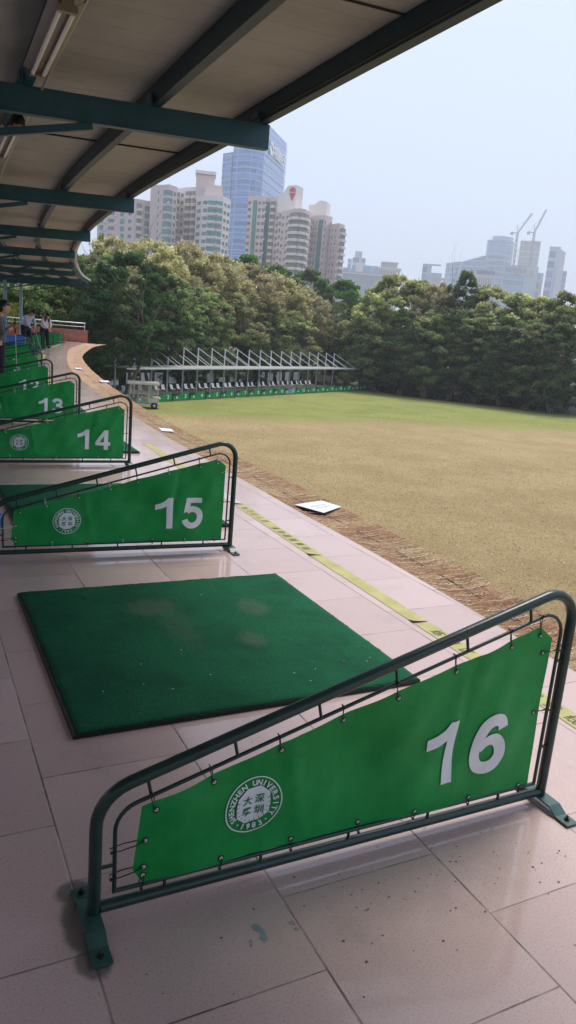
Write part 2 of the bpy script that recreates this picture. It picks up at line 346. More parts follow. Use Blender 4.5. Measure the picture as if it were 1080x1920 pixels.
M = dict(
    deck=deck_material(), field=field_material(), turf=turf_material(), net=net_material(),
    rubber=mat('black rubber', (.012, .012, .012), .7, noise=(40, .3)),
    tube=mat('dark green enamel', (.010, .036, .030), .32, noise=(18, .3), bump=(70, .12, .002)),
    plate=mat('green painted strap', (.022, .075, .066), .42, noise=(22, .35), bump=(60, .2, .002)),
    banner=banner_material(),
    banner2=mat('faded teal tarpaulin', (.15, .32, .30), .6, noise=(3, .1)),
    white=mat('off white print', (.70, .75, .78), .6, noise=(9, .08)),
    ink=mat('green print', (.01, .16, .05), .6, noise=(9, .1)),
    tie=mat('black nylon', (.012, .012, .013), .5, noise=(50, .2)),
    wtie=mat('pale nylon', (.6, .6, .56), .5, noise=(50, .1)),
    eyelet=mat('pale eyelet', (.72, .64, .60), .5, metal=0., noise=(50, .2)),
    bolt=mat('blackened bolt', (.03, .035, .03), .5, metal=.5, noise=(60, .3)),
    purl=mat('dark navy purlin paint', (.014, .042, .058), .5, noise=(4, .25)),
    steel=mat('teal painted steel', (.020, .080, .105), .45, noise=(4, .22), bump=(9, .1, .005)),
    steel2=mat('blue painted steel', (.012, .075, .13), .45, noise=(4, .2)),
    post=mat('pale blue painted column', (.17, .29, .36), .5, noise=(3, .15)),
    roof=roof_material(),
    gutter=mat('weathered aluminium', (.42, .44, .45), .45, metal=.3, noise=(3, .2)),
    seam=mat('dark joint strip', (.05, .045, .04), .8, noise=(5, .2)),
    lampm=mat('cream enamel reflector', (.21, .175, .125), .4, noise=(6, .15)),
    tube_lamp=mat('unlit fluorescent tube', (.78, .76, .70), .2, noise=(5, .05)),
    brick=None, stainless=mat('stainless tube', (.6, .6, .58), .3, metal=.85, noise=(5, .1)),
    tape=mat('yellow floor tape', (.40, .36, .085), .5, noise=(7, .25), tint=(.47, .43, .17)),
    tapeold=mat('worn tape residue', (.42, .42, .42), .5, noise=(16, .2)),
    tapeink=mat('black tape print', (.06, .07, .055), .7, noise=(60, .5)),
    paper=mat('white board', (.62, .65, .72), .5, noise=(6, .05)),
    print_=mat('grey print', (.3, .32, .38), .6, noise=(6, .1)),
    speck=mat('dry leaf litter', (.14, .085, .06), .9, noise=(40, .4)),
    smudge=mat('blue paint smudge', (.22, .27, .30), .5, noise=(30, .3)),
    rope=mat('white twisted rope', (.66, .59, .50), .8, noise=(120, .35)),
    cord=mat('brown net cord', (.30, .19, .12), .8, noise=(60, .3)),
    concrete=mat('grey concrete', (.3, .29, .27), .85, noise=(2, .2), bump=(12, .3, .01)),
    soil=mat('dark soil and litter', (.085, .07, .04), .95, noise=(.8, .4), bump=(6, .6, .05), spec=.1),  # the ground's own dark brown
    bark=mat('grey brown bark', (.12, .095, .07), .9, noise=(5, .4), bump=(12, .7, .03)),
    twig=mat('pale dry twigs', (.30, .23, .18), .9, noise=(3, .25)),
    leaf=leaf_material('leaves'), 
    wmetal=mat('white painted steel', (.62, .64, .65), .45, noise=(2, .1)),
    wroof=mat('white roof sheet', (.30, .29, .27), .6, noise=(.8, .12)),
    wplast=mat('white plastic', (.68, .69, .70), .4, noise=(8, .06)),
    gfence=mat('dark green fence mesh', (.012, .06, .04), .6, noise=(4, .3)),
    cart=mat('cream cart bodywork', (.45, .42, .34), .35, noise=(6, .15)),
    seatm=mat('tan vinyl', (.36, .30, .22), .6, noise=(9, .15)),
    hub=mat('silver hub', (.5, .5, .5), .35, metal=.6, noise=(12, .1)),
    blue=mat('blue plastic', (.02, .13, .42), .45, noise=(6, .15)),
    skin=mat('skin', (.45, .27, .19), .55, noise=(14, .08)),
    hair=mat('black hair', (.008, .007, .007), .45, noise=(60, .4)),
    jacket=mat('grey wool jacket', (.10, .105, .115), .85, noise=(25, .25), bump=(160, .3, .002)),
    black=mat('black trousers', (.008, .008, .01), .8, noise=(20, .3)),
    shirt=mat('light blue striped shirt', (.36, .43, .55), .8, noise=(30, .15)),
    wshirt=mat('white blouse', (.60, .56, .58), .8, noise=(20, .08)),
    glove=mat('white glove', (.62, .62, .62), .7, noise=(20, .05)),
    shaft=mat('club shaft', (.5, .47, .45), .3, metal=.7, noise=(20, .1)),
    ball=mat('white golf ball', (.8, .8, .78), .35, noise=(50, .04)),
    wallw=mat('cream render', (.74, .68, .63), .8, noise=(.06, .08)), wallp=mat('pink tile facing', (.62, .50, .46), .8, noise=(.06, .08)),
    wallc=mat('cream balcony band', (.70, .66, .58), .7, noise=(.1, .06)), wallg=mat('pale grey facing', (.42, .44, .47), .7, noise=(.05, .08)),
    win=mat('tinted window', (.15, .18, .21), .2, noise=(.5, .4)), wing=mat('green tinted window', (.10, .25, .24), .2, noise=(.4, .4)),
    shade=mat('painted shade of balconies and openings', (.24, .21, .20), .8, noise=(.5, .3)), teal=mat('teal glazing', (.05, .22, .22), .25, noise=(.2, .3)),  # dark tone stands for the shade in balconies and openings
    gt1=glass_material('blue curtain wall', (.10, .22, .48), (3.2, 3.9), .14, (.28, .42, .70)),
    gt2=glass_material('pale curtain wall', (.12, .25, .38), (9., 7.5), .12, (.34, .44, .5)),
    gt3=glass_material('blue strip curtain wall', (.06, .13, .3), (6., 12.), .22, (.42, .48, .58)),
    spand=mat('pale spandrel', (.36, .46, .62), .5, noise=(.05, .1)), sign=mat('white sign letters', (.8, .78, .72), .5, noise=(.3, .05)),
    orange=mat('orange sign letters', (.62, .34, .12), .6, noise=(.3, .1)), red=mat('red emblem', (.5, .05, .05), .6, noise=(.3, .1)),
    crane=mat('grey crane steel', (.22, .22, .27), .7, noise=(.3, .1)), scaff=mat('raw concrete frame', (.36, .35, .36), .9, noise=(.08, .15)),
)
def clear_plastic():
    m = bpy.data.materials.new('clear plastic sheet'); m.use_nodes = True; t = m.node_tree; t.nodes.clear()
    o = t.nodes.new('ShaderNodeOutputMaterial'); tr = t.nodes.new('ShaderNodeBsdfTransparent'); gl = t.nodes.new('ShaderNodeBsdfPrincipled'); mx = t.nodes.new('ShaderNodeMixShader')
    gl.inputs['Base Color'].default_value = (.5, .5, .45, 1); gl.inputs['Roughness'].default_value = .25; mx.inputs[0].default_value = .07
    n = t.nodes.new('ShaderNodeTexNoise'); n.inputs['Scale'].default_value = 3; b = t.nodes.new('ShaderNodeBump'); b.inputs['Distance'].default_value = .05
    t.links.new(n.outputs[0], b.inputs['Height']); t.links.new(b.outputs[0], gl.inputs['Normal'])
    t.links.new(tr.outputs[0], mx.inputs[1]); t.links.new(gl.outputs[0], mx.inputs[2]); t.links.new(mx.outputs[0], o.inputs[0]); return m
M['plastic'] = clear_plastic()
def brick_material():
    m = mat('red brick', (.3, .1, .07), .85); g = NB(m); t = m.node_tree; b = t.nodes.new('ShaderNodeTexBrick')
    b.inputs['Scale'].default_value = 4.; b.inputs['Color1'].default_value = (.30, .095, .065, 1); b.inputs['Color2'].default_value = (.38, .13, .085, 1); b.inputs['Mortar'].default_value = (.36, .26, .22, 1)
    b.inputs['Mortar Size'].default_value = .012; X, Y, Z = g.xyz(g.coord()); g.set(b.inputs['Vector'], g.comb(X, Z)); g.set(g.b.inputs['Base Color'], b.outputs[0]); return m
M['brick'] = brick_material()

# ------------------------------------------------------------------ text as mesh
def text_mesh(body, size, mats, offset=0., sx=1., depth=0.):
    c = bpy.data.curves.new('lettering', 'FONT'); c.body = body; c.size = size; c.align_x = 'CENTER'; c.align_y = 'CENTER' if False else 'TOP_BASELINE'
    c.offset = offset; c.extrude = depth; c.resolution_u = 3
    o = bpy.data.objects.new('lettering', c); col.objects.link(o)
    me = bpy.data.meshes.new_from_object(o.evaluated_get(bpy.context.evaluated_depsgraph_get()))
    bpy.data.objects.remove(o); bpy.data.curves.remove(c)
    V = [(v.co.x*sx, v.co.y, v.co.z) for v in me.vertices]; F = [tuple(p.vertices) for p in me.polygons]
    bpy.data.meshes.remove(me)
    return V, F
def centred(V):
    xs = [v[0] for v in V]; ys = [v[1] for v in V]; cx = (min(xs)+max(xs))/2; cy = (min(ys)+max(ys))/2
    return [(v[0]-cx, v[1]-cy, v[2]) for v in V], max(xs)-min(xs), max(ys)-min(ys)

# ------------------------------------------------------------------ ground, deck, net
Z0 = -4.5
g_ = MB(); g_.add([(-2600, -300, Z0), (2600, -300, Z0), (2600, 3000, Z0), (-2600, 3000, Z0)], [(0, 1, 2, 3)]); tag(g_.build('ground', M['soil']), kind='structure')
fld = [(-4, -60), (140, -60), (140, 20), (66, 52), (60.5, 58.3), (54, 63), (50.5, 68.0), (49.6, 73.3), (44.8, 76.5), (31, 67), (20, 59), (13, 54.5), (4, 49)]
g_ = MB(); g_.add([(x, y, Z0+.02) for x, y in fld], [tuple(range(len(fld)))]); tag(g_.build('field', M['field']), kind='structure')

inner = [(2.15, -9), (2.24, -5), (2.30, -2), (2.34, -.1), (2.385, .6), (2.44, 1.84), (2.455, 3.0), (2.49, 4.3), (2.52, 5.7), (2.57, 7.3), (2.64, 8.6), (2.71, 9.9), (2.78, 11.), (2.90, 12.5), (3.12, 15.2), (3.45, 18.2), (3.84, 20.9), (4.38, 24.0), (4.95, 27.0), (5.55, 30.0), (6.25, 32.9), (7.2, 36.3), (8.30, 39.75)]
outer = [(2.70, -9), (2.78, -5), (2.83, -2), (2.86, .3), (2.93, .9), (2.99, 1.6), (3.00, 2.5), (3.02, 3.5), (3.04, 4.8), (3.06, 6.2), (3.08, 7.6), (3.15, 9.3), (3.28, 11.), (3.47, 13.), (3.68, 15.), (3.93, 17.), (4.32, 20.), (4.85, 23.4), (5.36, 26.2), (6.12, 29.4), (7.05, 32.9), (8.0, 36.2), (9.6, 40.6)]
def smooth(pts, n=6):
    P = [Vector((p[0], p[1])) for p in pts]; res = []
    for i in range(len(P)-1):
        p0 = P[max(i-1, 0)]; p1 = P[i]; p2 = P[i+1]; p3 = P[min(i+2, len(P)-1)]
        for k in range(n):
            t = k/n; res.append(.5*((2*p1)+(p2-p0)*t+(2*p0-5*p1+4*p2-p3)*t*t+(3*p1-p0-3*p2+p3)*t**3))
    res.append(P[-1]); return res
INN = smooth(inner); OUT = smooth(outer)
poly = [(p.x, p.y) for p in INN]+[(-9, 39.75), (-9, -9)]
d_ = MB(); d_.prism(poly[::-1] if False else poly, -.35, 0.); tag(d_.build('deck', M['deck']), kind='structure')
w_ = MB()
for i in range(0, len(INN)-6, 12):
    p = INN[i]; w_.box((p.x-1.2, p.y, (Z0-.35)/2), (.45, .45, -.35-Z0-.004))
tag(w_.build('deck_support', M['concrete']), 'row of square concrete columns carrying the raised tee deck', 'columns', kind='structure')

w_ = MB(); w_.box((-6.1, 2.5, 1.45), (.25, 23, 2.896)); w_.box((-1.9, -8.8, 1.45), (8.1, .25, 2.896))  # unseen walls added to block light and darken the deck
tag(w_.build('shading_wall', M['concrete']), 'unseen grey wall added to keep light off the tee deck', 'wall', kind='structure')
# sloping safety net on battens along the deck edge
net = MB(); NV = []; NF = []; NW = 7
for i, (a, b) in enumerate(zip(INN, OUT)):
    for k in range(NW):
        t = k/(NW-1); q = a.lerp(b, t)
        NV.append((q.x+(.004 if k == 0 else 0), q.y, -.015-.02*t-.03*math.sin(PI*t)*(1+.4*math.sin(i*1.7))+.006*math.sin(i*2.3+k*3)))
for i in range(len(INN)-1):
    for k in range(NW-1): NF.append((i*NW+k, i*NW+k+1, (i+1)*NW+k+1, (i+1)*NW+k))
net.add(NV, NF, True); net_o = tag(net.build('safety_net', M['net']), 'brown netting laid over battens along the outer edge of the deck', 'safety net')
cd = MB()
cd.tube([(a.x*.45+b.x*.55, a.y*.45+b.y*.55, -.050) for a, b in zip(INN, OUT)], .0035, 6)
cd.tube([(a.x*.97+b.x*.03, a.y*.97+b.y*.03, -.012) for a, b in zip(INN, OUT)], .004, 6); cd.build('border_cord', M['cord'], net_o)
def at_arc(P, y):
    for a, b in zip(P, P[1:]):
        if a.y <= y <= b.y: return a.lerp(b, (y-a.y)/(b.y-a.y))
    return P[-1]
def rope_mb(mb, y):
    a = at_arc(INN, y); b = at_arc(OUT, y+.02+rnd.uniform(-.02, .02)); n = 16; pts = []
    s_ = rnd.uniform(.0, .35); e_ = rnd.uniform(.6, 1.); sk2 = rnd.uniform(-.02, .02)
    for k in range(n):
        t = s_+(e_-s_)*k/(n-1); q = a.lerp(b, t)
        pts.append((q.x, q.y+sk2*t+.0035*math.sin(k*1.9+y*9), -.013-.02*t-.03*math.sin(PI*t)+.004*(k % 2)))
    mb.tube(pts, [.0017+.0013*(k % 2) for k in range(n)], 5)
y = -1.9
for i in range(96):
    rb = MB(); rope_mb(rb, y); rb.build('rope', M['rope'], net_o); y += rnd.uniform(.085, .145)
rb = MB()
while y < 38: rope_mb(rb, y); y += rnd.uniform(.14, .26)
tag(rb.build('rope', M['rope'], net_o), kind='stuff')

# ------------------------------------------------------------------ numbered dividers
def arc_pts(c, r, a0, a1, n):
    return [(c[0]+r*math.cos(a0+(a1-a0)*i/(n-1)), 0, c[1]+r*math.sin(a0+(a1-a0)*i/(n-1))) for i in range(n)]
def fillet(pts, rad, n=7):
    out_ = [Vector(pts[0])]
    for i in range(1, len(pts)-1):
        p = Vector(pts[i]); a = (Vector(pts[i-1])-p); b = (Vector(pts[i+1])-p); r = rad[i-1]
        a.normalize(); b.normalize(); ang = a.angle(b); d = r/math.tan(ang/2)
        c = p+(a+b).normalized()*(r/math.sin(ang/2)); s0 = p+a*d-c; s1 = p+b*d-c
        tot = s0.angle(s1)
        for k in range(n):
            t = k/(n-1); out_.append(c+(s0*math.sin((1-t)*tot)+s1*math.sin(t*tot))/math.sin(tot))
    out_.append(Vector(pts[-1])); return out_
SL = .285
def bdisp(s, z, seed):
    zt_ = .303+(s-.112)*.2718; v_ = max(0, min(1, (z-.075)/(zt_-.075))); ef = .30+.70*math.sin(PI*v_)**.6; ef *= .4+.6*min(1, max(0, (s-.095)/.12))*min(1, max(0, (1.437-s)/.12))
    f = .35+.65*max(0, min(1, (s-.1)/1.3))
    return 1.35*ef*(.011*math.sin(s*7.3+seed)+.006*math.sin(s*17+z*6+seed*2)+.0035*math.sin(s*39-z*22+seed*3)*f+.003*math.sin(z*24+s*5+seed)
            + .007*math.exp(-((s-1.06-z*.12)/.018)**2)*min(1, z/.4)-.006*math.exp(-((s-.60+z*.2)/.02)**2)+.005*math.exp(-((s-.43)/.014)**2)*max(0, (.3-z)*3.2))
TOPG = [.147, .301, .493, .686, .857, 1.058, 1.261, 1.381]; BOTG = [.121, .335, .549, .772, .967, 1.18, 1.39]
def ztop(s):
    z = .303+(s-.112)*.2718
    sc = 0
    for a, b in zip(TOPG, TOPG[1:]):
        if a < s < b: sc = .0035*math.sin(PI*(s-a)/(b-a))
    if s < .112: z = .123+(s-.095)/.017*.18
    if s > 1.374: z = .646-(s-1.374)/.063*.047
    return z-sc
def zbot(s):
    if s < .12: return .123-(s-.095)/.025*.043
    return .080-.012*(s-.12)/1.3
cache = {}
import bmesh
def refine(V, F, ml):
    bm = bmesh.new(); vv = [bm.verts.new(v) for v in V]
    for f in F:
        try: bm.faces.new([vv[i] for i in f])
        except ValueError: pass
    bmesh.ops.triangulate(bm, faces=bm.faces[:])
    for _ in range(5):
        es = [e for e in bm.edges if e.calc_length() > ml]
        if not es: break
        bmesh.ops.subdivide_edges(bm, edges=es, cuts=1); bmesh.ops.triangulate(bm, faces=[f for f in bm.faces if len(f.verts) > 3])
    bm.verts.index_update(); V2 = [tuple(v.co) for v in bm.verts]; F2 = [tuple(v.index for v in f.verts) for f in bm.faces]; bm.free(); return V2, F2
DG = {'1': ([], [[(.02, .60), (.02, .77), (.17, .815), (.31, .89), (.41, 1.0), (.575, 1.0), (.575, 0), (.375, 0), (.375, .715), (.22, .645)]]),
 '6': ([([(.575, .735), (.53, .85), (.38, .912), (.22, .84), (.13, .66), (.10, .45), (.12, .27), (.21, .13), (.35, .088), (.49, .13), (.575, .24), (.588, .34), (.555, .46), (.47, .55), (.36, .575), (.25, .535), (.16, .44)], 1)], []),
 '5': ([([(.165, .545), (.25, .60), (.38, .62), (.52, .56), (.588, .43), (.588, .30), (.52, .165), (.38, .09), (.25, .10), (.14, .18), (.10, .28)], 1)], [[(.13, 1.0), (.63, 1.0), (.63, .83), (.285, .83), (.235, .56), (.065, .50)]]),
 '4': ([], [[(.40, 0), (.60, 0), (.60, .22), (.40, .22)], [(0, .22), (.71, .22), (.71, .385), (0, .385)], [(.0, .385), (.20, .385), (.40, .70), (.40, 1.0)], [(.40, .385), (.60, .385), (.60, 1.0), (.40, 1.0)]]),
 '3': ([([(.09, .74), (.17, .87), (.32, .912), (.48, .87), (.545, .74), (.49, .605), (.37, .545), (.25, .54)], 1), ([(.30, .53), (.45, .51), (.57, .42), (.588, .28), (.52, .15), (.36, .09), (.20, .12), (.11, .22), (.088, .29)], 1)], []),
 '2': ([([(.10, .68), (.15, .83), (.30, .91), (.46, .89), (.56, .78), (.56, .66), (.48, .50), (.33, .35), (.20, .22), (.14, .13)], 1)], [[(.02, 0), (.65, 0), (.65, .175), (.06, .175)]])}
def digit_mesh(ch):
    if ch not in DG:
        V, F = text_mesh(ch, 1.0, None, offset=.03); xs = [v[0] for v in V]; ys = [v[1] for v in V]; h = max(ys)-min(ys); x0 = min(xs); y0 = min(ys)
        return [((v[0]-x0)/h, (v[1]-y0)/h, 0) for v in V], F
    V = []; F = []; lv = 0.
    strokes, polys = DG[ch]
    for pts, _ in strokes:
        P = smooth(pts, 5); n0 = len(V)
        for i, p in enumerate(P):
            t = (P[min(i+1, len(P)-1)]-P[max(i-1, 0)]).normalized(); nn = Vector((-t.y, t.x))*.098
            V += [(p.x+nn.x, p.y+nn.y, lv), (p.x-nn.x, p.y-nn.y, lv+.0004*(i % 2)*0)]
        for i in range(len(P)-1): a = n0+2*i; F.append((a, a+1, a+3, a+2))
        lv += .0012
    for pl_ in polys:
        n0 = len(V); V += [(x, y, lv) for x, y in pl_]; F.append(tuple(range(n0, len(V)))); lv += .0
    return V, F
def divider(num, loc, rz, zs, label, pale_ties=False, detail=2, fade=False):
    seed = num*1.37
    root = empty('tee_divider', loc, rz, label, 'divider', 'numbered green dividers along the deck')
    def part(key, name, fn, mt, parent, always=False):
        k = (key, detail)
        if k not in cache or always:
            mb = MB(); fn(mb); me = mb.mesh(name, mt)
            if not always: cache[k] = me
        else: me = cache[k]
        return inst(me, name, parent)
    nr = 12 if detail > 1 else 8
    frame_path = fillet([(0, 0, .022), (0, 0, .352), (1.503, 0, .352+SL*1.503), (1.503, 0, .022)], [.11, .095])
    def outer_f(mb): mb.tube(frame_path, .0165, nr)
    part('outer', 'frame', outer_f, M['tube'], root)
    part('rail', 'bottom_rail', lambda mb: mb.tube([(.015, 0, .036), (1.49, 0, .036)], .0150, nr), M['tube'], root)
    def inner_f(mb):
        mb.tube(fillet([(.050, 0, .073), (.047, 0, .300), (1.466, 0, .300+SL*1.419), (1.465, 0, .073)], [.07, .07]), .0058, 6)
        mb.tube([(.045, 0, .073), (1.468, 0, .073)], .0058, 6)
    part('inner', 'inner_rail', inner_f, M['tube'], root)
    rods = [((q_, 0, .045), (q_, 0, .072)) for q_ in (.182, .457, .74, 1.027, 1.311)]
    rods += [((q_, 0, .352+SL*q_-.012), (q_+.012, 0, .300+SL*(q_-.047)+.001)) for q_ in (.125, .353, .595, .837, 1.081, 1.318)]
    rods += [((a_, 0, z_), (e_, 0, z_)) for a_, e_, z_ in ((1.466, 1.49, .518), (1.466, 1.49, .21), (.012, .047, .15))]
    for i_, (a_, b_) in enumerate(rods if detail > 0 else rods[5:11]):
        part('rod%d' % i_, 'spacer_rod', lambda mb: mb.tube([a_, b_], .0048, 6), M['tube'], root)
    def strap(mb):
        pr = [(-.15, .003), (-.098, .003), (-.066, .022), (.050, .022), (.078, .003), (.118, .003)]
        vs = []
        for y_, z_ in pr:
            for x_ in (-.024, .024): vs += [(x_, y_, z_), (x_, y_, z_+.005)]
        fs = []
        for i in range(5):
            a = i*4; b = a+4; fs += [(a+1, b+1, b+3, a+3), (a, a+2, b+2, b), (a, b, b+1, a+1), (a+2, a+3, b+3, b+2)]
        fs += [(0, 1, 3, 2), (20, 22, 23, 21)]; mb.add(vs, fs)
    for s in (0., 1.503):
        fp = part('strap', 'foot_plate', strap, M['plate'], root); fp.location = (s-(.0 if s else .01), 0, 0)
        if detail > 1:
            for y_ in (-.124, .098):
                b = part('bolt', 'bolt', lambda mb: (mb.lathe([(.010, 0), (.010, .002), (.0075, .002), (.0075, .008), (0, .008)], (0, 0, .008), 6, sm=False), mb.lathe([(.004, 0), (.004, .007), (0, .007)], (0, 0, .016), 8)), M['bolt'], fp); b.location = (0, y_, 0)
    # tarpaulin
    def tarp(mb):
        xs = sorted(set([.095, .1035, .112, .12, 1.374, 1.40, 1.437]+[round(.12+i*(1.254/ (90 if detail > 1 else 40)), 4) for i in range(91 if detail > 1 else 41)])); nz = 16 if detail > 1 else 8
        vs = []
        for s in xs:
            zb, zt = zbot(s), ztop(s)
            for k in range(nz+1):
                z = zb+(zt-zb)*k/nz; vs.append((s, bdisp(s, z, seed)*.9, z))
        n = nz+1; fs = []
        for i in range(len(xs)-1):
            for k in range(nz): fs.append((i*n+k, (i+1)*n+k, (i+1)*n+k+1, i*n+k+1))
        mb.add(vs, fs, True)
    bn = part('tarp%d' % num, 'banner', tarp, M['banner'], root, True)
    def lay(V, s0, z0, off=.0040):
        return [(s0+v[0], bdisp(s0+v[0], z0+v[1], seed)*.9-off, z0+v[1]) for v in V]
    nmb = MB()
    def digits(txt, s_c, z_c):
        xs = {1: [0.], 2: [-.085, .095]}[len(txt)]
        for ch, dx in zip(txt, xs):
            V, F = digit_mesh(ch); V = [((v[0]-.33)*.208, (v[1]-.5)*.212, v[2]) for v in V]; V, F = refine(V, F, .016)
            V2 = lay(V, s_c+dx, z_c); V2 = [(a[0], a[1]-b[2]*.25, a[2]) for a, b in zip(V2, V)]; nmb.add(V2, F)
    digits(str(num), 1.125, .272); nmb.build('number', M['white'], bn)
    # emblem: ring, lettering, octagon with four characters
    em = MB(); cx, cz = .420, .235
    def ring(r0, r1, n=48):
        V = []
        for i in range(n):
            a = 2*PI*i/n; V += [(r0*math.cos(a), r0*math.sin(a), 0), (r1*math.cos(a), r1*math.sin(a), 0)]
        em.add(lay(V, cx, cz), [(2*i, 2*i+1, (2*i+3) % (2*n), (2*i+2) % (2*n)) for i in range(n)])
    ring(.0815, .0850)
    octv = [(.0195, .0545), (.047, .032), (.0505, .0), (.047, -.03), (.0185, -.0505), (-.021, -.0535), (-.0465, -.032), (-.0505, 0), (-.046, .028), (-.020, .0530)]
    V, F = refine([(x, y_, 0) for x, y_ in octv]+[(0, 0, 0)], [(i, (i+1) % 10, 10) for i in range(10)], .014); em.add(lay(V, cx, cz, .0040), F)
    if detail > 1:
        def arc_text(txt, a0, a1, rr, sz, flip=False):
            n = len(txt)
            for i, ch in enumerate(txt):
                if ch == ' ': continue
                a = R_(a0+(a1-a0)*i/(n-1)); V, F = text_mesh(ch, sz, None, offset=.0007 if ch != '·' else .001)
                if ch == '·': V, _, _ = centred(V)
                else: V, _, _ = centred(V)
                th = a-PI/2 if not flip else a+PI/2
                V = [(v[0]*math.cos(th)-v[1]*math.sin(th)+rr*math.cos(a), v[0]*math.sin(th)+v[1]*math.cos(th)+rr*math.sin(a), 0) for v in V]
                em.add(lay(V, cx, cz), F)
        arc_text('SHENZHEN UNIVERSITY', 212, -32, .0665, .0225)
        arc_text('·1983·', 232, 308, .0675, .0235, True)
        em.cur = 1
        for ch, x, y_, s_ in (('深', .018, .0175, .029), ('圳', .018, -.017, .029), ('大', -.018, .0175, .029), ('學', -.018, -.017, .029)):
            V, F = text_mesh(ch, s_, None, offset=.0004); V, _, _ = centred(V); V, F = refine(V, F, .008); em.add(lay([(v[0]+x, v[1]+y_, 0) for v in V], cx, cz, .0056), F)
        for k in range(14):
            a = R_(-200+k*(220/13.)); r0, r1 = .039, .0505
            V = [(r0*math.cos(a), r0*math.sin(a), 0), (r1*math.cos(a-.022), r1*math.sin(a-.022), 0), (r1*math.cos(a+.022), r1*math.sin(a+.022), 0)]
            em.add(lay(V, cx, cz, .0056), [(0, 1, 2)])
    em.build('emblem', [M['white'], M['ink']], bn)
    if detail > 0:
        def eye(mb):
            n = 10; mb.cur = 0
            for yy, sgn in ((-.0035, 1),):
                for r0, r1, ci, dy in ((.0058, .0090, 0, 0), (0., .0058, 1, .0006)):
                    V = []
                    for i in range(n): a = 2*PI*i/n; V += [(r0*math.cos(a), yy+dy-(.0012 if r1 > .005 else 0), r0*math.sin(a)), (r1*math.cos(a), yy+dy, r1*math.sin(a))]
                    mb.cur = ci; mb.add(V, [(2*i, 2*i+1, (2*i+3) % (2*n), (2*i+2) % (2*n)) for i in range(n)])
        tm = M['wtie'] if pale_ties else M['tie']
        pos = [(s, ztop(s)-.022, 0, 1) for s in TOPG[:-1]]+[(1.381, .615, .03, 1)]+[(s, zbot(s)+.018+(.006 if i == 0 else 0), 0, -1) for i, s in enumerate(BOTG)]
        pos += [(.124, .205, -1, 0), (.122, .128, -1, 0), (1.408, .552, 1, 0), (1.412, .342, 1, 0)]
        for i, (s, z, dx, dz) in enumerate(pos):
            e = part('eye', 'eyelet', eye, [M['bolt'], M['eyelet']], bn); yy = bdisp(s, z, seed)*.9; e.location = (s, yy, z)
            if dz == 1: tgt = (s-.012, .300+SL*(s-.012-.047)+.008)
            elif dz == -1: tgt = (s-.004, .066)
            elif dx < 0: tgt = (.038, z-.012)
            else: tgt = (1.474, z+.004)
            tb = MB(); a = Vector((s, yy-.004, z)); b = Vector((tgt[0], -.008, tgt[1])); c = Vector((tgt[0], .008, tgt[1])); d = Vector((s, yy+.004, z))
            side = (b-a).cross(Vector((0, 1, 0))).normalized()*.004
            tb.tube([a, a.lerp(b, .3)+side, a.lerp(b, .75)+side, b, c, c.lerp(d, .4)-side, d], .0016, 5)
            tb.box(tgt and (tgt[0], -.010, tgt[1]+.001), (.006, .005, .006))
            if i % 3 == 0 and pale_ties: tb.tube([b, b+Vector((rnd.uniform(-.02, .02), -.01, rnd.uniform(-.03, .02)))], .0013, 4)
            mt = tm if (not pale_ties or i in (1, 9, 10, 12)) is False else M['tie']
            tb.build('cable_tie', M['wtie'] if (pale_ties and i % 2) else M['tie'], bn)
    root.scale = (1, 1, zs)
    return root

tops = {13: (1.586, 8.0), 12: (1.70, 10.75), 11: (1.93, 13.45)}
spec = [(16, 1.372, -.868, 0., 1.0, 'divider with a green tarpaulin numbered 16, nearest to the viewer, bolted to bare tiles'),
        (15, 1.440, 2.11, -3.0, .97, 'divider with a green tarpaulin numbered 15 between two golf mats'),
        (14, 1.545, 5.15, -.8, .945, 'divider with a green tarpaulin numbered 14 behind the one numbered 15'),
        (13, 1.60, 8.0, -3, .93, 'divider with a green tarpaulin numbered 13, its digits cut by the rail in front'),
        (12, 1.70, 10.75, -4, .93, 'divider with a green tarpaulin numbered 12, only the tops of the digits showing'),
        (11, 1.95, 13.45, -6, .93, 'divider numbered 11 close beside the person in the grey jacket'),
        (10, 2.20, 16.2, -8, .93, 'green divider numbered 10, second beyond the person in the grey jacket'),
        (9, 2.52, 19.0, -9, .93, 'green divider numbered 9, third beyond the person in the grey jacket'),
        (8, 2.88, 21.7, -10, .93, 'green divider numbered 8, just on the near side of the person in the striped shirt'),
        (7, 3.32, 24.4, -12, .93, 'green divider numbered 7 at the feet of the person in the striped shirt'),
        (6, 3.85, 27.0, -14, .9, 'green divider numbered 6 behind the person in the striped shirt'),
        (5, 4.45, 29.4, -16, .86, 'green divider numbered 5 in front of the person in the white blouse'),
        (4, 5.05, 31.8, -17, .82, 'green divider numbered 4 beyond the person in the white blouse'),
        (3, 5.68, 34.2, -17, .78, 'green divider numbered 3, third from the brick wall'),
        (2, 6.32, 36.7, -17, .74, 'green divider numbered 2, next to the last before the brick wall'),
        (1, 7.0, 39.1, -17, .70, 'green divider numbered 1 against the brick wall at the deck end')]
mat_n = {16: None}
for num, x, y_, rot, zs, lab in spec:
    a = R_(rot); lx, ly = x-1.503*math.cos(a), y_-1.503*math.sin(a)
    divider(num, (lx, ly, .0015), a, zs, lab, pale_ties=num in (15, 14, 13), detail=2 if num >= 13 else (1 if num > 10 else 0))

